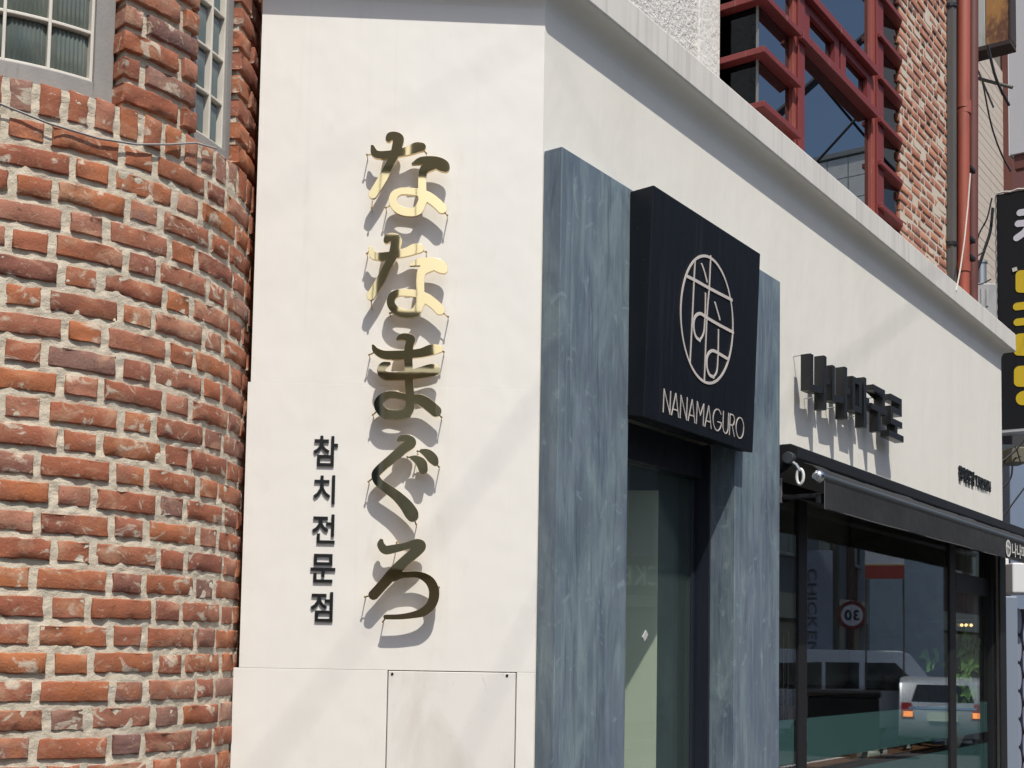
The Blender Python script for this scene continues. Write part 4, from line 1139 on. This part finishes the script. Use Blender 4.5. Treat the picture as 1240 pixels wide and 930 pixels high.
# white sign, farther out
BW = blade(7.8)
e0, z0 = BW.pix(1223, 188)
ws = thing('white_sign', BW.P(e0, 0, z0), 'tall white blade sign cut by the right edge, above the black banner', 'sign')
MB().box(BW, e0, e0 + .7, -.12, 0, z0, 8.6).build('panel', MAT('grey_white_sheet', (.52, .52, .55), .45), ws, bevel=.004)
MB().box(BW, e0 - .008, e0 - .0005, -.125, .005, z0 - .005, 8.6).build('trim', MAT('pale_trim', (.72, .72, .74), .4), ws)
MB().box(BW, e0 + .03, e0 + .7, -.10, -.02, z0 - .12, z0 - .001).build('bracket', pipe_dk, ws)
# black banner sign with white and yellow rounded letters
BN = blade(8.6)
e0, z1 = BN.pix(1206.5, 236); z0 = BN.zz(1212, 521)
bs = thing('banner_sign', BN.P(e0, 0, z0), 'black banner sign with rounded white and yellow letters at the right edge', 'sign')
MB().box(BN, e0, e0 + .75, -.03, 0, z0, z1).build('board', MAT('black_vinyl', (.006, .007, .010), .6, spec=.3), bs, bevel=.004)
lace = MAT('white_lacing', (.55, .54, .52), .7)
npt = 44
MB().tube([BN.P(e0 - .006 - .007 * (i % 2), -.01, z0 + (z1 - z0) * i / npt) for i in range(npt + 1)], .007, 5).build('lacing', lace, bs)
MB().tube([BN.P(e0 + .75 * i / 12, .0, z1 + .004 + .012 * (i % 2)) for i in range(13)], .009, 5).build('lacing', lace, bs)
MB().tube([BN.P(e0 - .02, .01, z0 - .03), BN.P(e0 + .8, .01, z0 - .03)], .028, 10).build('frame_bar', steel, bs)
MB().tube([BN.P(e0 + .02, -.06, z0 - .03), BN.P(e0 + .02, -.06, z1)], .02, 8).build('frame_bar', steel, bs)
for i in range(3): MB().tube([BN.P(e0 + .02 + .3 * i, -.05, z0 + .3), BN.P(e0 + .02 + .3 * i, -.05, z1 - .2)], .012, 6).build('frame_bar', steel, bs)
MB().tube([BN.P(e0 + .1, -.06, z0 + .4), FA.P(8.65, -1.6, z0 + .4)], .02, 8).build('bracket', steel, bs)
lw = MAT('lilac_white_print', (.66, .64, .74), .5); ly = MAT('yellow_print', (.66, .47, .02), .5)
mp_ = abs(BN.tt(1240, 400) - BN.tt(1230, 400)) / 10
def q5(pts, ox, oy, k): return [(*BN.pix(ox + x / k, oy + y / k), r / k * mp_) for x, y, r in pts]
wl = [q5([(438, 335, 25), (520, 322, 25)], 1160, 200, 5.81), q5([(425, 412, 25), (540, 400, 25)], 1160, 200, 5.81), q5([(415, 512, 25), (470, 470, 25), (520, 400, 25)], 1160, 200, 5.81), q5([(500, 450, 25), (560, 520, 25)], 1160, 200, 5.81)]
outline_mb(BN, stroke_outline(wl, .004), .0005, .004, lambda a, b: (a, b)).build('letter', lw, bs)
yl = [[q5([(440, 772, 34), (440, 865, 34)], 1160, 200, 5.81), q5([(440, 772, 34), (560, 765, 34)], 1160, 200, 5.81), q5([(440, 865, 34), (560, 870, 34)], 1160, 200, 5.81), q5([(500, 800, 40), (500, 850, 40)], 1160, 200, 5.81)],
      [q5([(176, 132, 21), (290, 118, 21)], 1190, 340, 4.22)], [q5([(178, 212, 20), (290, 200, 20)], 1190, 340, 4.22)],
      [q5([(186, 295, 26), (186, 358, 26)], 1190, 340, 4.22), q5([(186, 295, 26), (290, 285, 26)], 1190, 340, 4.22), q5([(186, 358, 26), (290, 360, 26)], 1190, 340, 4.22), q5([(225, 320, 36), (225, 345, 30)], 1190, 340, 4.22)],
      [q5([(188, 462, 28), (188, 515, 28)], 1190, 340, 4.22), q5([(188, 462, 28), (290, 455, 28)], 1190, 340, 4.22), q5([(188, 515, 28), (290, 518, 28)], 1190, 340, 4.22), q5([(225, 480, 30), (225, 500, 30)], 1190, 340, 4.22)],
      [q5([(208, 600, 38), (250, 592, 46)], 1190, 340, 4.22)]]
for s_ in yl: outline_mb(BN, stroke_outline(s_, .004), .0005, .004, lambda a, b: (a, b)).build('letter', ly, bs)
t_, z_ = BN.pix(1229, 327)
MB().bar(BN, (t_ - .02, z_), (t_ + .02, z_ + .008), .035, .003, .008).build('tag', MAT('pale_tag', (.6, .58, .52), .6), bs)
# utility box and metal flue behind the roof edge
FB = facing(8.35)
x0, zb = FB.pix(1173, 402); x1, zt_ = FB.pix(1207, 343)
ub = thing('utility_box', (x0 + .1, 8.4, zb - .3), 'pale grey utility box behind the end of the white eave', 'utility box')
MB().box(FB, x0, x1, -.25, 0, zb - .3, zt_).build('case', MAT('grey_box', (.36, .36, .36), .5), ub, bevel=.008)
for k in range(3): MB().box(FB, x0 + .05 + .035 * k, x0 + .065 + .035 * k, .0005, .006, zt_ - .16, zt_ - .04).build('rib', MAT('grey_rib', (.42, .42, .42), .5), ub)
MB().box(FB, x0 - .2, x1 - .02, -.5, .1, zb - .5, zb - .301).build('support', fascia_m, ub)
xc, zc = FB.pix(1194, 330)
fl = thing('metal_flue', (xc, 8.5, zt_), 'short shiny metal flue standing on the grey utility box', 'flue')
MB().tube([FB.P(xc, -.1, zt_ + .0005), FB.P(xc, -.1, FB.zz(1194, 314))], .040, 16).build('flue_pipe', steel, fl, smooth=True)
MB().tube([FB.P(xc, -.1, FB.zz(1194, 314)), FB.P(xc, -.1, FB.zz(1194, 311.5))], .047, 16).build('rim', steel, fl, smooth=True)
# dark cables about the sign
def cable(pts, Yd, r, label, name='cable'):
    F_ = facing(Yd)
    q = [np.array([*F_.pix(x, y)]) for x, y in pts]
    P = [F_.P(a[0], .0, a[1]) for a in q]
    # smooth
    out = []
    Q = [2 * P[0] - P[1]] + P + [2 * P[-1] - P[-2]]
    for i in range(1, len(Q) - 2):
        for u in np.linspace(0, 1, 5, endpoint=False):
            a, b_, c, d = Q[i - 1:i + 3]
            out.append(.5 * (2 * b_ + (c - a) * u + (2 * a - 5 * b_ + 4 * c - d) * u * u + (3 * b_ - a - 3 * c + d) * u ** 3))
    out.append(P[-1])
    return tag(MB().tube(out, r, 5).build(name, MAT('black_cable', (.015, .015, .017), .6)), label, 'cable', 'loose cables at the right end')
cable([(1201, 240), (1195, 265), (1186, 282), (1181, 300)], 8.3, .006, 'thin black cable looping from the banner towards the red pipe')
cable([(1202, 252), (1199, 280), (1192, 302), (1186, 320), (1179, 335)], 8.28, .011, 'thicker black cable hanging from the banner down to the grey utility box')
cable([(1196, 55), (1206, 95), (1222, 128)], 8.0, .010, 'taut grey cable running down to the right from the rusty sign')
cable([(1190, 100), (1200, 150), (1212, 185), (1224, 208)], 8.1, .006, 'thin cable slanting across the beige siding below the rusty sign')
cable([(1172, 322), (1180, 313), (1192, 304)], 8.2, .005, 'short cable crossing from the red pipe to the metal flue')
cable([(1174, 338), (1180, 343), (1188, 344), (1200, 338)], 8.25, .005, 'cable sagging over the top of the grey utility box')
# street end: what shows between the shop and the right edge
FC = facing(11.5)
def fbox(x0, y0, x1, y1, F, e0, e1, mb=None):
    a = F.pix(x0, y1); b = F.pix(x1, y0)
    return (mb or MB()).box(F, a[0], b[0], e0, e1, a[1], b[1])
gb = thing('far_shop_building', (FC.tt(1230, 700), 12, 0), 'far grey shop building with a pale green window beyond the end of the awning', 'building')
xa, xb = FC.tt(1196, 700), FC.tt(1300, 700)
MB().box(FC, xa, xb, -4, -.05, 0, 4.6).build('wall', MAT('dim_wall', (.05, .05, .055), .8), gb)
wg = fbox(1209, 538, 1229, 602, FC, -.049, -.02).build('window', MAT('pale_green_glass', (.30, .36, .33), .25, layers=[((5, 5, 3), 3, .45, .7, (.5, .55, .52), .7)]), gb, bevel=.004)
fbox(1213, 540, 1215.5, 601, FC, -.0195, -.01).build('glazing_bar', steel, wg)
fbox(1208, 603, 1232, 643, FC, -.049, .05).build('shop_front', MAT('dark_front', (.03, .032, .035), .4), gb, bevel=.01)
fbox(1211, 608, 1224, 619, FC, .051, .09).build('shutter_box', MAT('grey_shutter', (.18, .18, .17), .5), gb, bevel=.01)
FD = facing(10.6)
bp_ = fbox(1226.5, 548, 1262, 1000, FD, -.4, 0); 
pill = bp_.build('blue_grey_pillar', MAT('blue_grey_paint', (.17, .22, .31), .55, layers=[((4, 4, 2), 4, .5, .8, (.22, .26, .34), .5)]), bevel=.01)
# stand the pillar on the pavement
tag(pill, 'blue grey painted pillar beyond the awning at the right edge', 'pillar')
tag(fbox(1225, 541, 1245, 560, facing(10.1), -.2, 0).build('lamp_box', MAT('olive_box', (.13, .12, .08), .6), bevel=.01), 'small olive junction box on cables above the blue grey pillar', 'junction box')
FE = facing(9.6)
cable([(1212, 560), (1222, 552), (1230, 545), (1240, 532)], 9.8, .008, 'black cable rising to the right above the far pale green window')
cable([(1213, 571), (1219, 553), (1229, 541), (1236, 560)], 9.82, .006, 'black cable kinked round the olive junction box')
cable([(1213, 592), (1224, 578), (1227, 558), (1236, 552)], 9.85, .008, 'black cable curling in front of the pale green window')
cable([(1215, 625), (1232, 602), (1250, 578)], 9.6, .007, 'straight thin cable slanting up across the blue grey pillar')
wbx = fbox(1204.5, 676, 1222, 707, facing(9.4), -.3, 0).build('white_box', MAT('white_box_paint', (.62, .58, .56), .5), bevel=.01)
tag(wbx, 'pale box hung left of the narrow gap under the awning end', 'box')
wbx = fbox(1226, 682, 1262, 718, facing(9.1), -.3, 0).build('white_box', MAT('white_box_paint', (.70, .70, .71), .5), bevel=.01)
tag(wbx, 'whiter box under the awning end, cut by the right edge', 'box')
gp = fbox(1217, 722, 1232.5, 1300, facing(8.9), -.12, 0)
gpo = gp.build('grey_post', MAT('blue_grey_post', (.21, .25, .32), .45), bevel=.01)
tag(gpo, 'flat blue grey post standing past the dark end of the shop window', 'post')
sc_ = thing('scalloped_screen', facing(9.3).P(facing(9.3).tt(1240, 900), 0, 0), 'screen of overlapping pale oval discs beside the grey post', 'screen')
F9 = facing(9.3)
fbox(1232.6, 738, 1270, 1300, F9, -.06, -.02).build('backing', black, sc_)
disc_m = MAT('pale_blue_disc', (.24, .27, .36), .3)
for j in range(10):
    for i in range(4):
        x, z = F9.pix(1234.5 + i * 8, 752 + j * 34 + (17 if i % 2 else 0))
        MB().add(*(lambda n: ([F9.P(x + .024 * math.cos(a) * (1 if k == 0 else .8), -.0195 + .012 * k, z + .098 * math.sin(a) * (1 if k == 0 else .95)) for k in (0, 1) for a in np.linspace(0, 2 * math.pi, n, endpoint=False)],
                             [(q, (q + 1) % n, n + (q + 1) % n, n + q) for q in range(n)] + [tuple(range(n, 2 * n)), tuple(range(n - 1, -1, -1))]))(16)).build('disc', disc_m, sc_, smooth=True)

# wire clipped along the round brick wall
wp = []
for x, y in ((-30, 112), (0, 126), (60, 150), (120, 168), (165, 175), (205, 175), (236, 173), (262, 180)):
    s_, z_ = cyl_pix(x, y, .012); wp.append(cyl(s_, .013, z_))
tag(MB().tube(wp, .0028, 6).build('wire', MAT('grey_wire', (.30, .29, .28), .6)), 'thin pale wire strung along the brick wall just below the windows', 'wire')
for k in (2, 5): 
    pass

# ================================================================== across the street: what the glass and the brass mirror
def mirror(px, py, D, e):
    """place of a thing seen mirrored in the facade glass at pixel px,py, D metres along the sight line"""
    d = ray(px, py); v = CAMP + d / np.hypot(d[0], d[1]) * D
    return v - 2 * ((v - FA.P(0, e, 0)) @ FA.n) * FA.n
def mdir(v):
    v = np.array([v[0], v[1], 0.0]); return v - 2 * (v @ FA.n) * FA.n
front_m = MAT('brown_shop_front', (.42, .30, .19), .5)
board_m = MAT('dim_board', (.55, .47, .34), .6)
glass_dk = MAT('dark_window', (.02, .025, .03), .1)
def block(name, F, t0, t1, depth, h, wall, label, cols, rows, z0=3.6, dz=3.0, win_w=1.3, win_h=1.4, parapet=None, shop_front=True):
    """a street building: frame F looks at the street, its face lies in e=0"""
    th = thing(name, F.P((t0 + t1) / 2, 0, 0), label, 'building', 'buildings across the street')
    MB().box(F, t0, t1, -depth, 0, 0, h).build('wall', wall, th)
    if parapet: MB().box(F, t0 - .1, t1 + .1, -depth, .15, h - parapet[1], h + .6).build('parapet', parapet[0], th)
    for i in range(cols):
        for j in range(rows):
            tc = t0 + (t1 - t0) * (i + .5) / cols; zc = z0 + dz * j + 1.0
            w = MB().box(F, tc - win_w / 2 - .06, tc + win_w / 2 + .06, .001, .06, zc - .06, zc + win_h + .06).build('window', win_white, th)
            MB().box(F, tc - win_w / 2, tc - .02, .0605, .075, zc, zc + win_h).box(F, tc + .02, tc + win_w / 2, .0605, .075, zc, zc + win_h).build('pane', glass_dk, w)
            MB().box(F, tc - win_w / 2 - .1, tc + win_w / 2 + .1, .0605, .14, zc - .12, zc - .062).build('sill', kerb_m, w)
    if shop_front:
        MB().box(F, t0 + .4, t1 - .4, .001, .08, .1, 2.6).build('shop_front', front_m, th)
        MB().box(F, t0 + .3, t1 - .3, .001, .35, 2.7, 3.4).build('shop_board', board_m, th)
    return th
FO = Frame(FA.P(0, 12, 0), a=FA.a, n=-FA.n)
grey_w = MAT('grey_rendered_wall', (.20, .21, .22), .85, layers=[((.6, .6, .4), 5, .45, .7, (.15, .155, .165), .7)])
tile_w = MAT('white_tile_wall', (.55, .56, .56), .5, layers=[((2, 2, 2), 3, .5, .8, (.42, .43, .44), .5)])
olive_w = MAT('olive_brown_wall', (.70, .60, .43), .85, layers=[((1.4, 1.4, 1), 5, .42, .62, (.36, .31, .22), .8), ((4, 4, .8), 4, .5, .7, (.78, .68, .5), .6)])
red_w = MAT('brown_brick_wall', (.17, .085, .06), .9)
block('row_building', FO, 35.3, 56.5, 9, 8.6, red_w, 'long brown building far across the street', 8, 1)
block('tower_block', FO, 60, 82, 8, 46, grey_w, 'tall grey building far across the street', 5, 13)
block('corner_building', FO, 16, 35.2, 10, 12.4, grey_w, 'wide grey building with a pale parapet across the street', 6, 3, parapet=(tile_w, .5))
FT = Frame(FA.P(36.2, 11.6, 0), a=FA.n, n=-FA.a)
tb_ = thing('tiled_building', FT.P(3, 0, 0), 'tall narrow building with a white tiled end wall across the street', 'building', 'buildings across the street')
MB().box(FT, 0, 6.5, -8, 0, 0, 18.2).build('wall', tile_w, tb_)
for i in range(9):
    for j in range(7): MB().box(FT, .72 * i + .01, .72 * i + .70, .001, .03, 13.2 + .72 * j, 13.88 + .72 * j).build('tile', tile_w, tb_, bevel=.008)
MB().box(FT, -.1, 6.6, -8, .12, 18.25, 18.4).build('coping', grey_w, tb_)
block('low_building', FO, -2, 15.8, 9, 7.2, red_w, 'low brown building across the street', 5, 1)
FS = Frame((0, -9.2), a=(1, 0), n=(0, 1))
oth = block('rear_building', FS, -9, 3.2, 7, 5.5, olive_w, 'low olive building behind the viewer', 4, 1, z0=2.8, win_w=1.6, shop_front=True)
block('rear_building', FS, -24, -9.2, 8, 10.5, red_w, 'taller brown building behind the viewer', 5, 2)
# unseen roof added to give the brass letters pale and dark reflections
added_cream_roof = MAT('added_pale_roof_sheet', (.80, .75, .60), .6, layers=[((.8, .8, .8), 4, .5, .8, (.70, .65, .50), .5)])
dk = MAT('added_dark_trim', (.06, .055, .04), .9, spec=.05)
def RP(x, d, up=0.0): return FS.P(x, -d - up * .643, 5.55 + .839 * d + up * .766)
def roof_slab(x0, x1, d0, d1, u0, u1):
    vs = [RP(x, d, u) for u in (u0, u1) for d in (d0, d1) for x in (x0, x1)]
    return MB().add(vs, [(0, 1, 3, 2), (4, 6, 7, 5), (0, 4, 5, 1), (2, 3, 7, 6), (0, 2, 6, 4), (1, 5, 7, 3)])
roof_slab(-9.2, 3.4, -.35, 7.2, .0, .12).build('roof', added_cream_roof, oth)
MB().box(FS, -9.2, 3.4, -9.9, -7.0, 5.5, 11.3).build('rear_roof', dk, oth)
for x in np.arange(-2.6, 2.4, .62): roof_slab(x, x + .014, -.34, 7.18, .1205, .135).build('roof_seam', dk, oth)
roof_slab(-9.2, .12, -.36, .85, .1205, .19).build('eave', dk, oth)  # dark strip widened on the added roof to darken the middle letter's reflection
roof_slab(-.68, -.36, .9, 3.0, .1205, .22).build('added_dark_patch', dk, oth)  # invented dark slab, mirrored as the second letter's dark stem
roof_slab(-.98, -.30, 5.3, 7.3, .1205, .4).build('added_dark_box', dk, oth)  # invented dark boxes, mirrored as dark parts of the uppermost letter
roof_slab(-.20, .50, 5.2, 6.5, .1205, .35).build('added_dark_box', dk, oth)
MB().box(FS, .16, .62, .001, .05, 4.75, 5.35).build('added_pale_panel', MAT('added_cream_panel', (.8, .75, .6), .6), oth)  # pale panel added to mirror as a light spot in the middle letter

# two utility poles and the overhead cables whose soft shadows cross the corner panel
def shadow_line(p, q, zc):
    A, B = [PA.P(*(lambda r: (r[0], 0, r[1]))(PA.pix(*w))) for w in (p, q)]
    A = A + SD * (zc - A[2]) / SD[2]; B = B + SD * (zc - B[2]) / SD[2]
    u = (B - A) / np.linalg.norm(B - A)
    return A - u * 22, A + u * 26
cab = MAT('overhead_cable_black', (.015, .015, .015), .6)
ends = []
for (p, q, zc, r, lab) in (((340, 900), (640, 500), 9.0, .0042, 'thick overhead street cable in front of the white corner'), ((556, 930), (655, 722), 8.6, .0035, 'overhead street cable nearer the doorway'), ((330, 240), (620, 60), 9.4, .0018, 'thinnest overhead street cable, high over the corner')):
    a, b = shadow_line(p, q, zc)
    ends.append((a, b))
    tag(MB().tube([a, b], r, 6).build('overhead_cable', cab), lab, 'cable', 'overhead street cables')
for k, lab in ((0, 'concrete utility pole behind the viewer'), (1, 'concrete utility pole down the street')):
    c = np.mean([e[k] for e in ends[:2]], axis=0)
    th = thing('utility_pole', (c[0], c[1], 0), lab, 'utility pole', 'utility poles')
    MB().tube([(c[0], c[1], 0), (c[0], c[1], 10.2)], [.17, .11], 12).build('pole', MAT('pole_concrete', (.3, .29, .27), .9), th, smooth=True)
    d = ends[0][k] - ends[1][k]; d[2] = 0; d /= np.linalg.norm(d)
    for zz in (8.6, 9.0, 9.4): MB().tube([c * [1, 1, 0] + d * -1.6 + [0, 0, zz], c * [1, 1, 0] + d * 1.6 + [0, 0, zz]], .035, 6).build('crossarm', steel, th)
# wires mirrored in the upper windows
for (p, q, D, lab) in (((925, 20), (1060, 180), 26, 'slack wire over the street, mirrored in the upper windows'), ((990, 195), (1040, 140), 24, 'second wire over the street, mirrored in the upper windows')):
    a, b = mirror(*p, D, E_B), mirror(*q, D * 1.05, E_B)
    u = b - a
    tag(MB().tube([a - u * .6, a, b, b + u * .6], .028, 6).build('overhead_cable', cab), lab, 'cable', 'overhead street cables')
a, b = mirror(972, 112, 20, E_B), mirror(1010, 78, 20.6, E_B)
u = b - a
tag(MB().tube([a - u * 2.2, a, b, b + u * 5], .07, 8).build('overhead_cable', cab), 'thick bundled cable over the street', 'cable', 'overhead street cables')

# vehicles mirrored in the shop window
paint_w = MAT('white_car_paint', (.80, .80, .80), .3, coat=.5); paint_s = MAT('silver_car_paint', (.45, .47, .50), .3, metal=.3, coat=.5)
tyre = MAT('tyre_rubber', (.02, .02, .02), .8); tail = EMIT('tail_lamp', (1, .30, .06), 1.6); tail_off = MAT('red_lamp', (.3, .02, .02), .3)
class Veh(Frame): pass
def car(name, label, pos, heading, L, Wd, H, prof, wins, mat, rear=True):
    """heading runs along +t; outline prof in (t,z); e=0 is the middle"""
    h = np.array([heading[0], heading[1], 0]); h /= np.linalg.norm(h)
    F = Frame((pos[0], pos[1]), a=h[:2], n=(h[1], -h[0]))
    F.O[2] = -.13
    th = thing(name, F.P(0, 0, 0), label, 'car')
    n = len(prof)
    vs = []
    for t, z in prof:
        for s_ in (-1, 1): vs.append(F.P(t, s_ * Wd / 2, z))
    fs = [(2 * i, 2 * ((i + 1) % n), 2 * ((i + 1) % n) + 1, 2 * i + 1) for i in range(n)] + [tuple(2 * i for i in range(n))[::-1], tuple(2 * i + 1 for i in range(n))]
    MB().add(vs, fs).build('body', mat, th, bevel=.05, smooth=True)
    def wk(z): return 1
    for poly in wins:
        for s_ in (-1, 1):
            vv = [F.P(t, s_ * (Wd / 2 * wk(z) + e_), z) for e_ in (-.02, .012) for t, z in poly]
            m = len(poly)
            MB().add(vv, [tuple(range(m)), tuple(range(m, 2 * m))] + [(i, (i + 1) % m, (i + 1) % m + m, i + m) for i in range(m)]).build('window', glass_dk, th)
    for t in (.2 * L - L / 2 + .0, L / 2 - .19 * L):
        for s_ in (-1, 1):
            w = MB().tube([F.P(t, s_ * (Wd / 2 - .2), .31), F.P(t, s_ * (Wd / 2 + .01), .31)], .31, 20).build('wheel', tyre, th, smooth=True)
            MB().tube([F.P(t, s_ * (Wd / 2 + .0105), .31), F.P(t, s_ * (Wd / 2 + .02), .31)], .20, 16).build('rim', steel, w)
    return th, F
LV, HV = 4.9, 1.93
van_p = [(-LV / 2, .35), (-LV / 2, 1.05), (-LV / 2 + .12, 1.80), (-LV / 2 + .35, HV), (.9, HV), (1.15, 1.87), (1.85, 1.18), (2.35, 1.0), (LV / 2, .8), (LV / 2, .35)]
vw = [[(-2.1, 1.15), (-2.1, 1.65), (-1.05, 1.68), (-1.05, 1.15)], [(-.95, 1.15), (-.95, 1.68), (-.15, 1.68), (-.15, 1.15)], [(.0, 1.12), (.0, 1.68), (.75, 1.68), (1.45, 1.12)]]
vb = mirror(1128, 830, 28.5, E_S)
vd = ray(1068, 800); vd = np.array([vd[0], vd[1], 0]); vd /= np.linalg.norm(vd)
a_h = rad(52); vh = np.array([vd[0] * math.cos(-a_h) - vd[1] * math.sin(-a_h), vd[0] * math.sin(-a_h) + vd[1] * math.cos(-a_h), 0])
va = vb - mdir(vh) * LV
th, VF = car('white_van', 'white passenger van parked across the street, mirrored in the shop window', (va + vb) / 2, mdir(vh), LV, 1.85, HV, van_p, vw, paint_w)
LH, HH = 3.5, 1.42
h_p = [(-LH / 2, .3), (-LH / 2 - .02, .62), (-LH / 2 + .08, .92), (-LH / 2 + .32, 1.34), (-LH / 2 + .6, HH), (.2, HH), (.85, .98), (1.5, .82), (LH / 2, .6), (LH / 2, .3)]
hw = [[(-1.2, .95), (-1.05, 1.28), (-.35, 1.30), (-.35, .95)], [(-.25, .95), (-.25, 1.30), (.15, 1.30), (.62, .95)]]
hp = mirror(1141, 830, 26.5, E_S)
hd = ray(1141, 800); hd = np.array([hd[0], hd[1], 0])
th, HF = car('silver_hatchback', 'small silver hatchback with lit tail lamps, mirrored in the shop window', hp, mdir(hd), LH, 1.56, HH, h_p, hw, paint_s)
rz = -LH / 2
def rear_quad(pts, name, mat, off=.012):
    # pieces lie on the sloping tail
    def tz(z): return np.interp(z, [.3, .62, .92, 1.34], [rz, rz - .02, rz + .08, rz + .32])
    vv = [HF.P(tz(z) - o, e, z) for o in (-.02, off) for e, z in pts]
    m = len(pts)
    MB().add(vv, [tuple(range(m)), tuple(range(m, 2 * m))] + [(i, (i + 1) % m, (i + 1) % m + m, i + m) for i in range(m)]).build(name, mat, th)
rear_quad([(-.56, .98), (.56, .98), (.46, 1.29), (-.46, 1.29)], 'rear_window', glass_dk)
for s_ in (-1, 1):
    rear_quad([(s_ * .50, .66), (s_ * .74, .66), (s_ * .74, .95), (s_ * .56, .95)], 'tail_lamp', tail_off)
    rear_quad([(s_ * .53, .69), (s_ * .70, .69), (s_ * .70, .79), (s_ * .53, .79)], 'tail_lamp', tail, .02)
rear_quad([(-.27, .62), (.27, .62), (.27, .78), (-.27, .78)], 'number_plate', MAT('plate', (.5, .55, .45), .5))
rear_quad([(-.6, .84), (.6, .84), (.6, .88), (-.6, .88)], 'chrome_strip', chrome)
# round speed sign on its pole, a blue banner and a red and white board
sp_ = mirror(1031.5, 745, 27, E_S)
vdir = mdir(ray(1031.5, 745)); vdir[2] = 0; vdir /= np.linalg.norm(vdir)
FR = Frame((sp_[0], sp_[1]), a=(-vdir[1] * -1, -vdir[0] * 1), n=(-vdir[0], -vdir[1]))
FR = Frame((sp_[0], sp_[1]), n=(-vdir[0], -vdir[1]), a=(vdir[1], -vdir[0]))
th = thing('speed_sign', FR.P(0, 0, -.13), 'round red rimmed 30 speed sign on a pole, mirrored in the shop window', 'road sign')
MB().tube([FR.P(.35, -.1, -.13), FR.P(.35, -.1, 5.2)], .10, 12).build('pole', MAT('dark_pole', (.07, .07, .065), .7), th)
MB().tube([FR.P(0, -.03, sp_[2]), FR.P(0, .0, sp_[2])], .30, 28).build('plate', MAT('sign_red', (.26, .025, .025), .5), th)
MB().tube([FR.P(0, .0005, sp_[2]), FR.P(0, .004, sp_[2])], .225, 28).build('face', MAT('sign_white', (.75, .75, .75), .5), th)
for mb_ in text_run(FR, '30', -.15, .15, sp_[2] - .11, sp_[2] + .11, .0045, .008, .03, .1): mb_.build('digit', black, th)
def board(px, py, D, w, h, mat, label, name='sign_board', texts=(), turn=0, e=E_S, cat='sign', foot=None):
    p = mirror(px, py, D, e)
    v = mdir(ray(px, py)); v[2] = 0; v /= np.linalg.norm(v)
    c_, s_ = math.cos(turn), math.sin(turn)
    v = np.array([v[0] * c_ - v[1] * s_, v[0] * s_ + v[1] * c_, 0])
    F = Frame((p[0], p[1]), n=(-v[0], -v[1]), a=(v[1], -v[0]))
    th = thing(name, F.P(0, 0, -.13), label, cat)
    MB().box(F, -w / 2, w / 2, -.04, 0, p[2] - h / 2, p[2] + h / 2).build('board', mat, th)
    for s2 in (-1, 1): MB().tube([F.P(s2 * w * .48, -.07, -.13), F.P(s2 * w * .48, -.07, p[2] + h / 2)], .018, 8).build('post', pipe_grey, th)
    return F, p[2], th
blue_b = MAT('pale_blue_banner', (.30, .34, .44), .6); inkb = MAT('navy_print', (.03, .035, .07), .6)
F, zc, th = board(989, 748, 26, .62, 2.75, blue_b, 'pale blue vertical banner with sideways lettering, mirrored in the shop window')
for i, mb_ in enumerate(text_run(F, 'CHICKEN', -1.0, .75, -.21, -.02, .0005, .004, .012, .12)):
    # turned to run down the banner
    mb_.v = [tuple(F.P(-((np.array(p) - F.O)[2]) - 0.02 + 0, (np.array(p) - F.O) @ F.n, zc - ((np.array(p) - F.O) @ F.a))) for p in mb_.v]
    mb_.build('letter', inkb, th)
F, zc, th = board(1071, 682, 25.5, .74, .62, MAT('white_board', (.55, .57, .62), .6), 'white and red notice board, mirrored in the shop window')
MB().box(F, -.369, .369, .0005, .004, zc - .305, zc - .05).build('red_band', MAT('red_print', (.30, .04, .03), .6), th)
MB().box(F, -.369, .369, .0005, .004, zc - .045, zc - .02).build('yellow_band', MAT('orange_print', (.55, .35, .12), .6), th)
F, zc, th = board(788, 697, 13.5, 1.1, .42, MAT('dark_green_board', (.05, .065, .06), .6), 'dark shop board with pale capitals, mirrored in the glass door', e=E_G)
for mb_ in text_run(F, 'CHICKEN', -.47, .47, zc - .11, zc + .11, .0005, .004, .01, .1): mb_.build('letter', MAT('dim_print', (.75, .8, .78), .6), th)

# low black bench with a lid, mirrored in front of the van
bp0, bp1 = mirror(978, 850, 23.5, E_S), mirror(1064, 850, 23.5, E_S)
u = (bp1 - bp0); u[2] = 0; wl_ = np.linalg.norm(u); u /= wl_
FBn = Frame((bp0[0], bp0[1]), a=(u[0], u[1]), n=(u[1], -u[0]))
th = thing('black_bin', FBn.P(wl_ / 2, 0, -.13), 'low wide black street bin with a lid, mirrored in the shop window', 'bin')
lac = MAT('black_plastic', (.012, .012, .012), .35)
MB().box(FBn, 0, wl_, -.3, .3, -.13, .93).build('body', lac, th, bevel=.03)
MB().box(FBn, -.04, wl_ + .04, -.34, .34, .935, 1.06).build('lid', lac, th, bevel=.04)
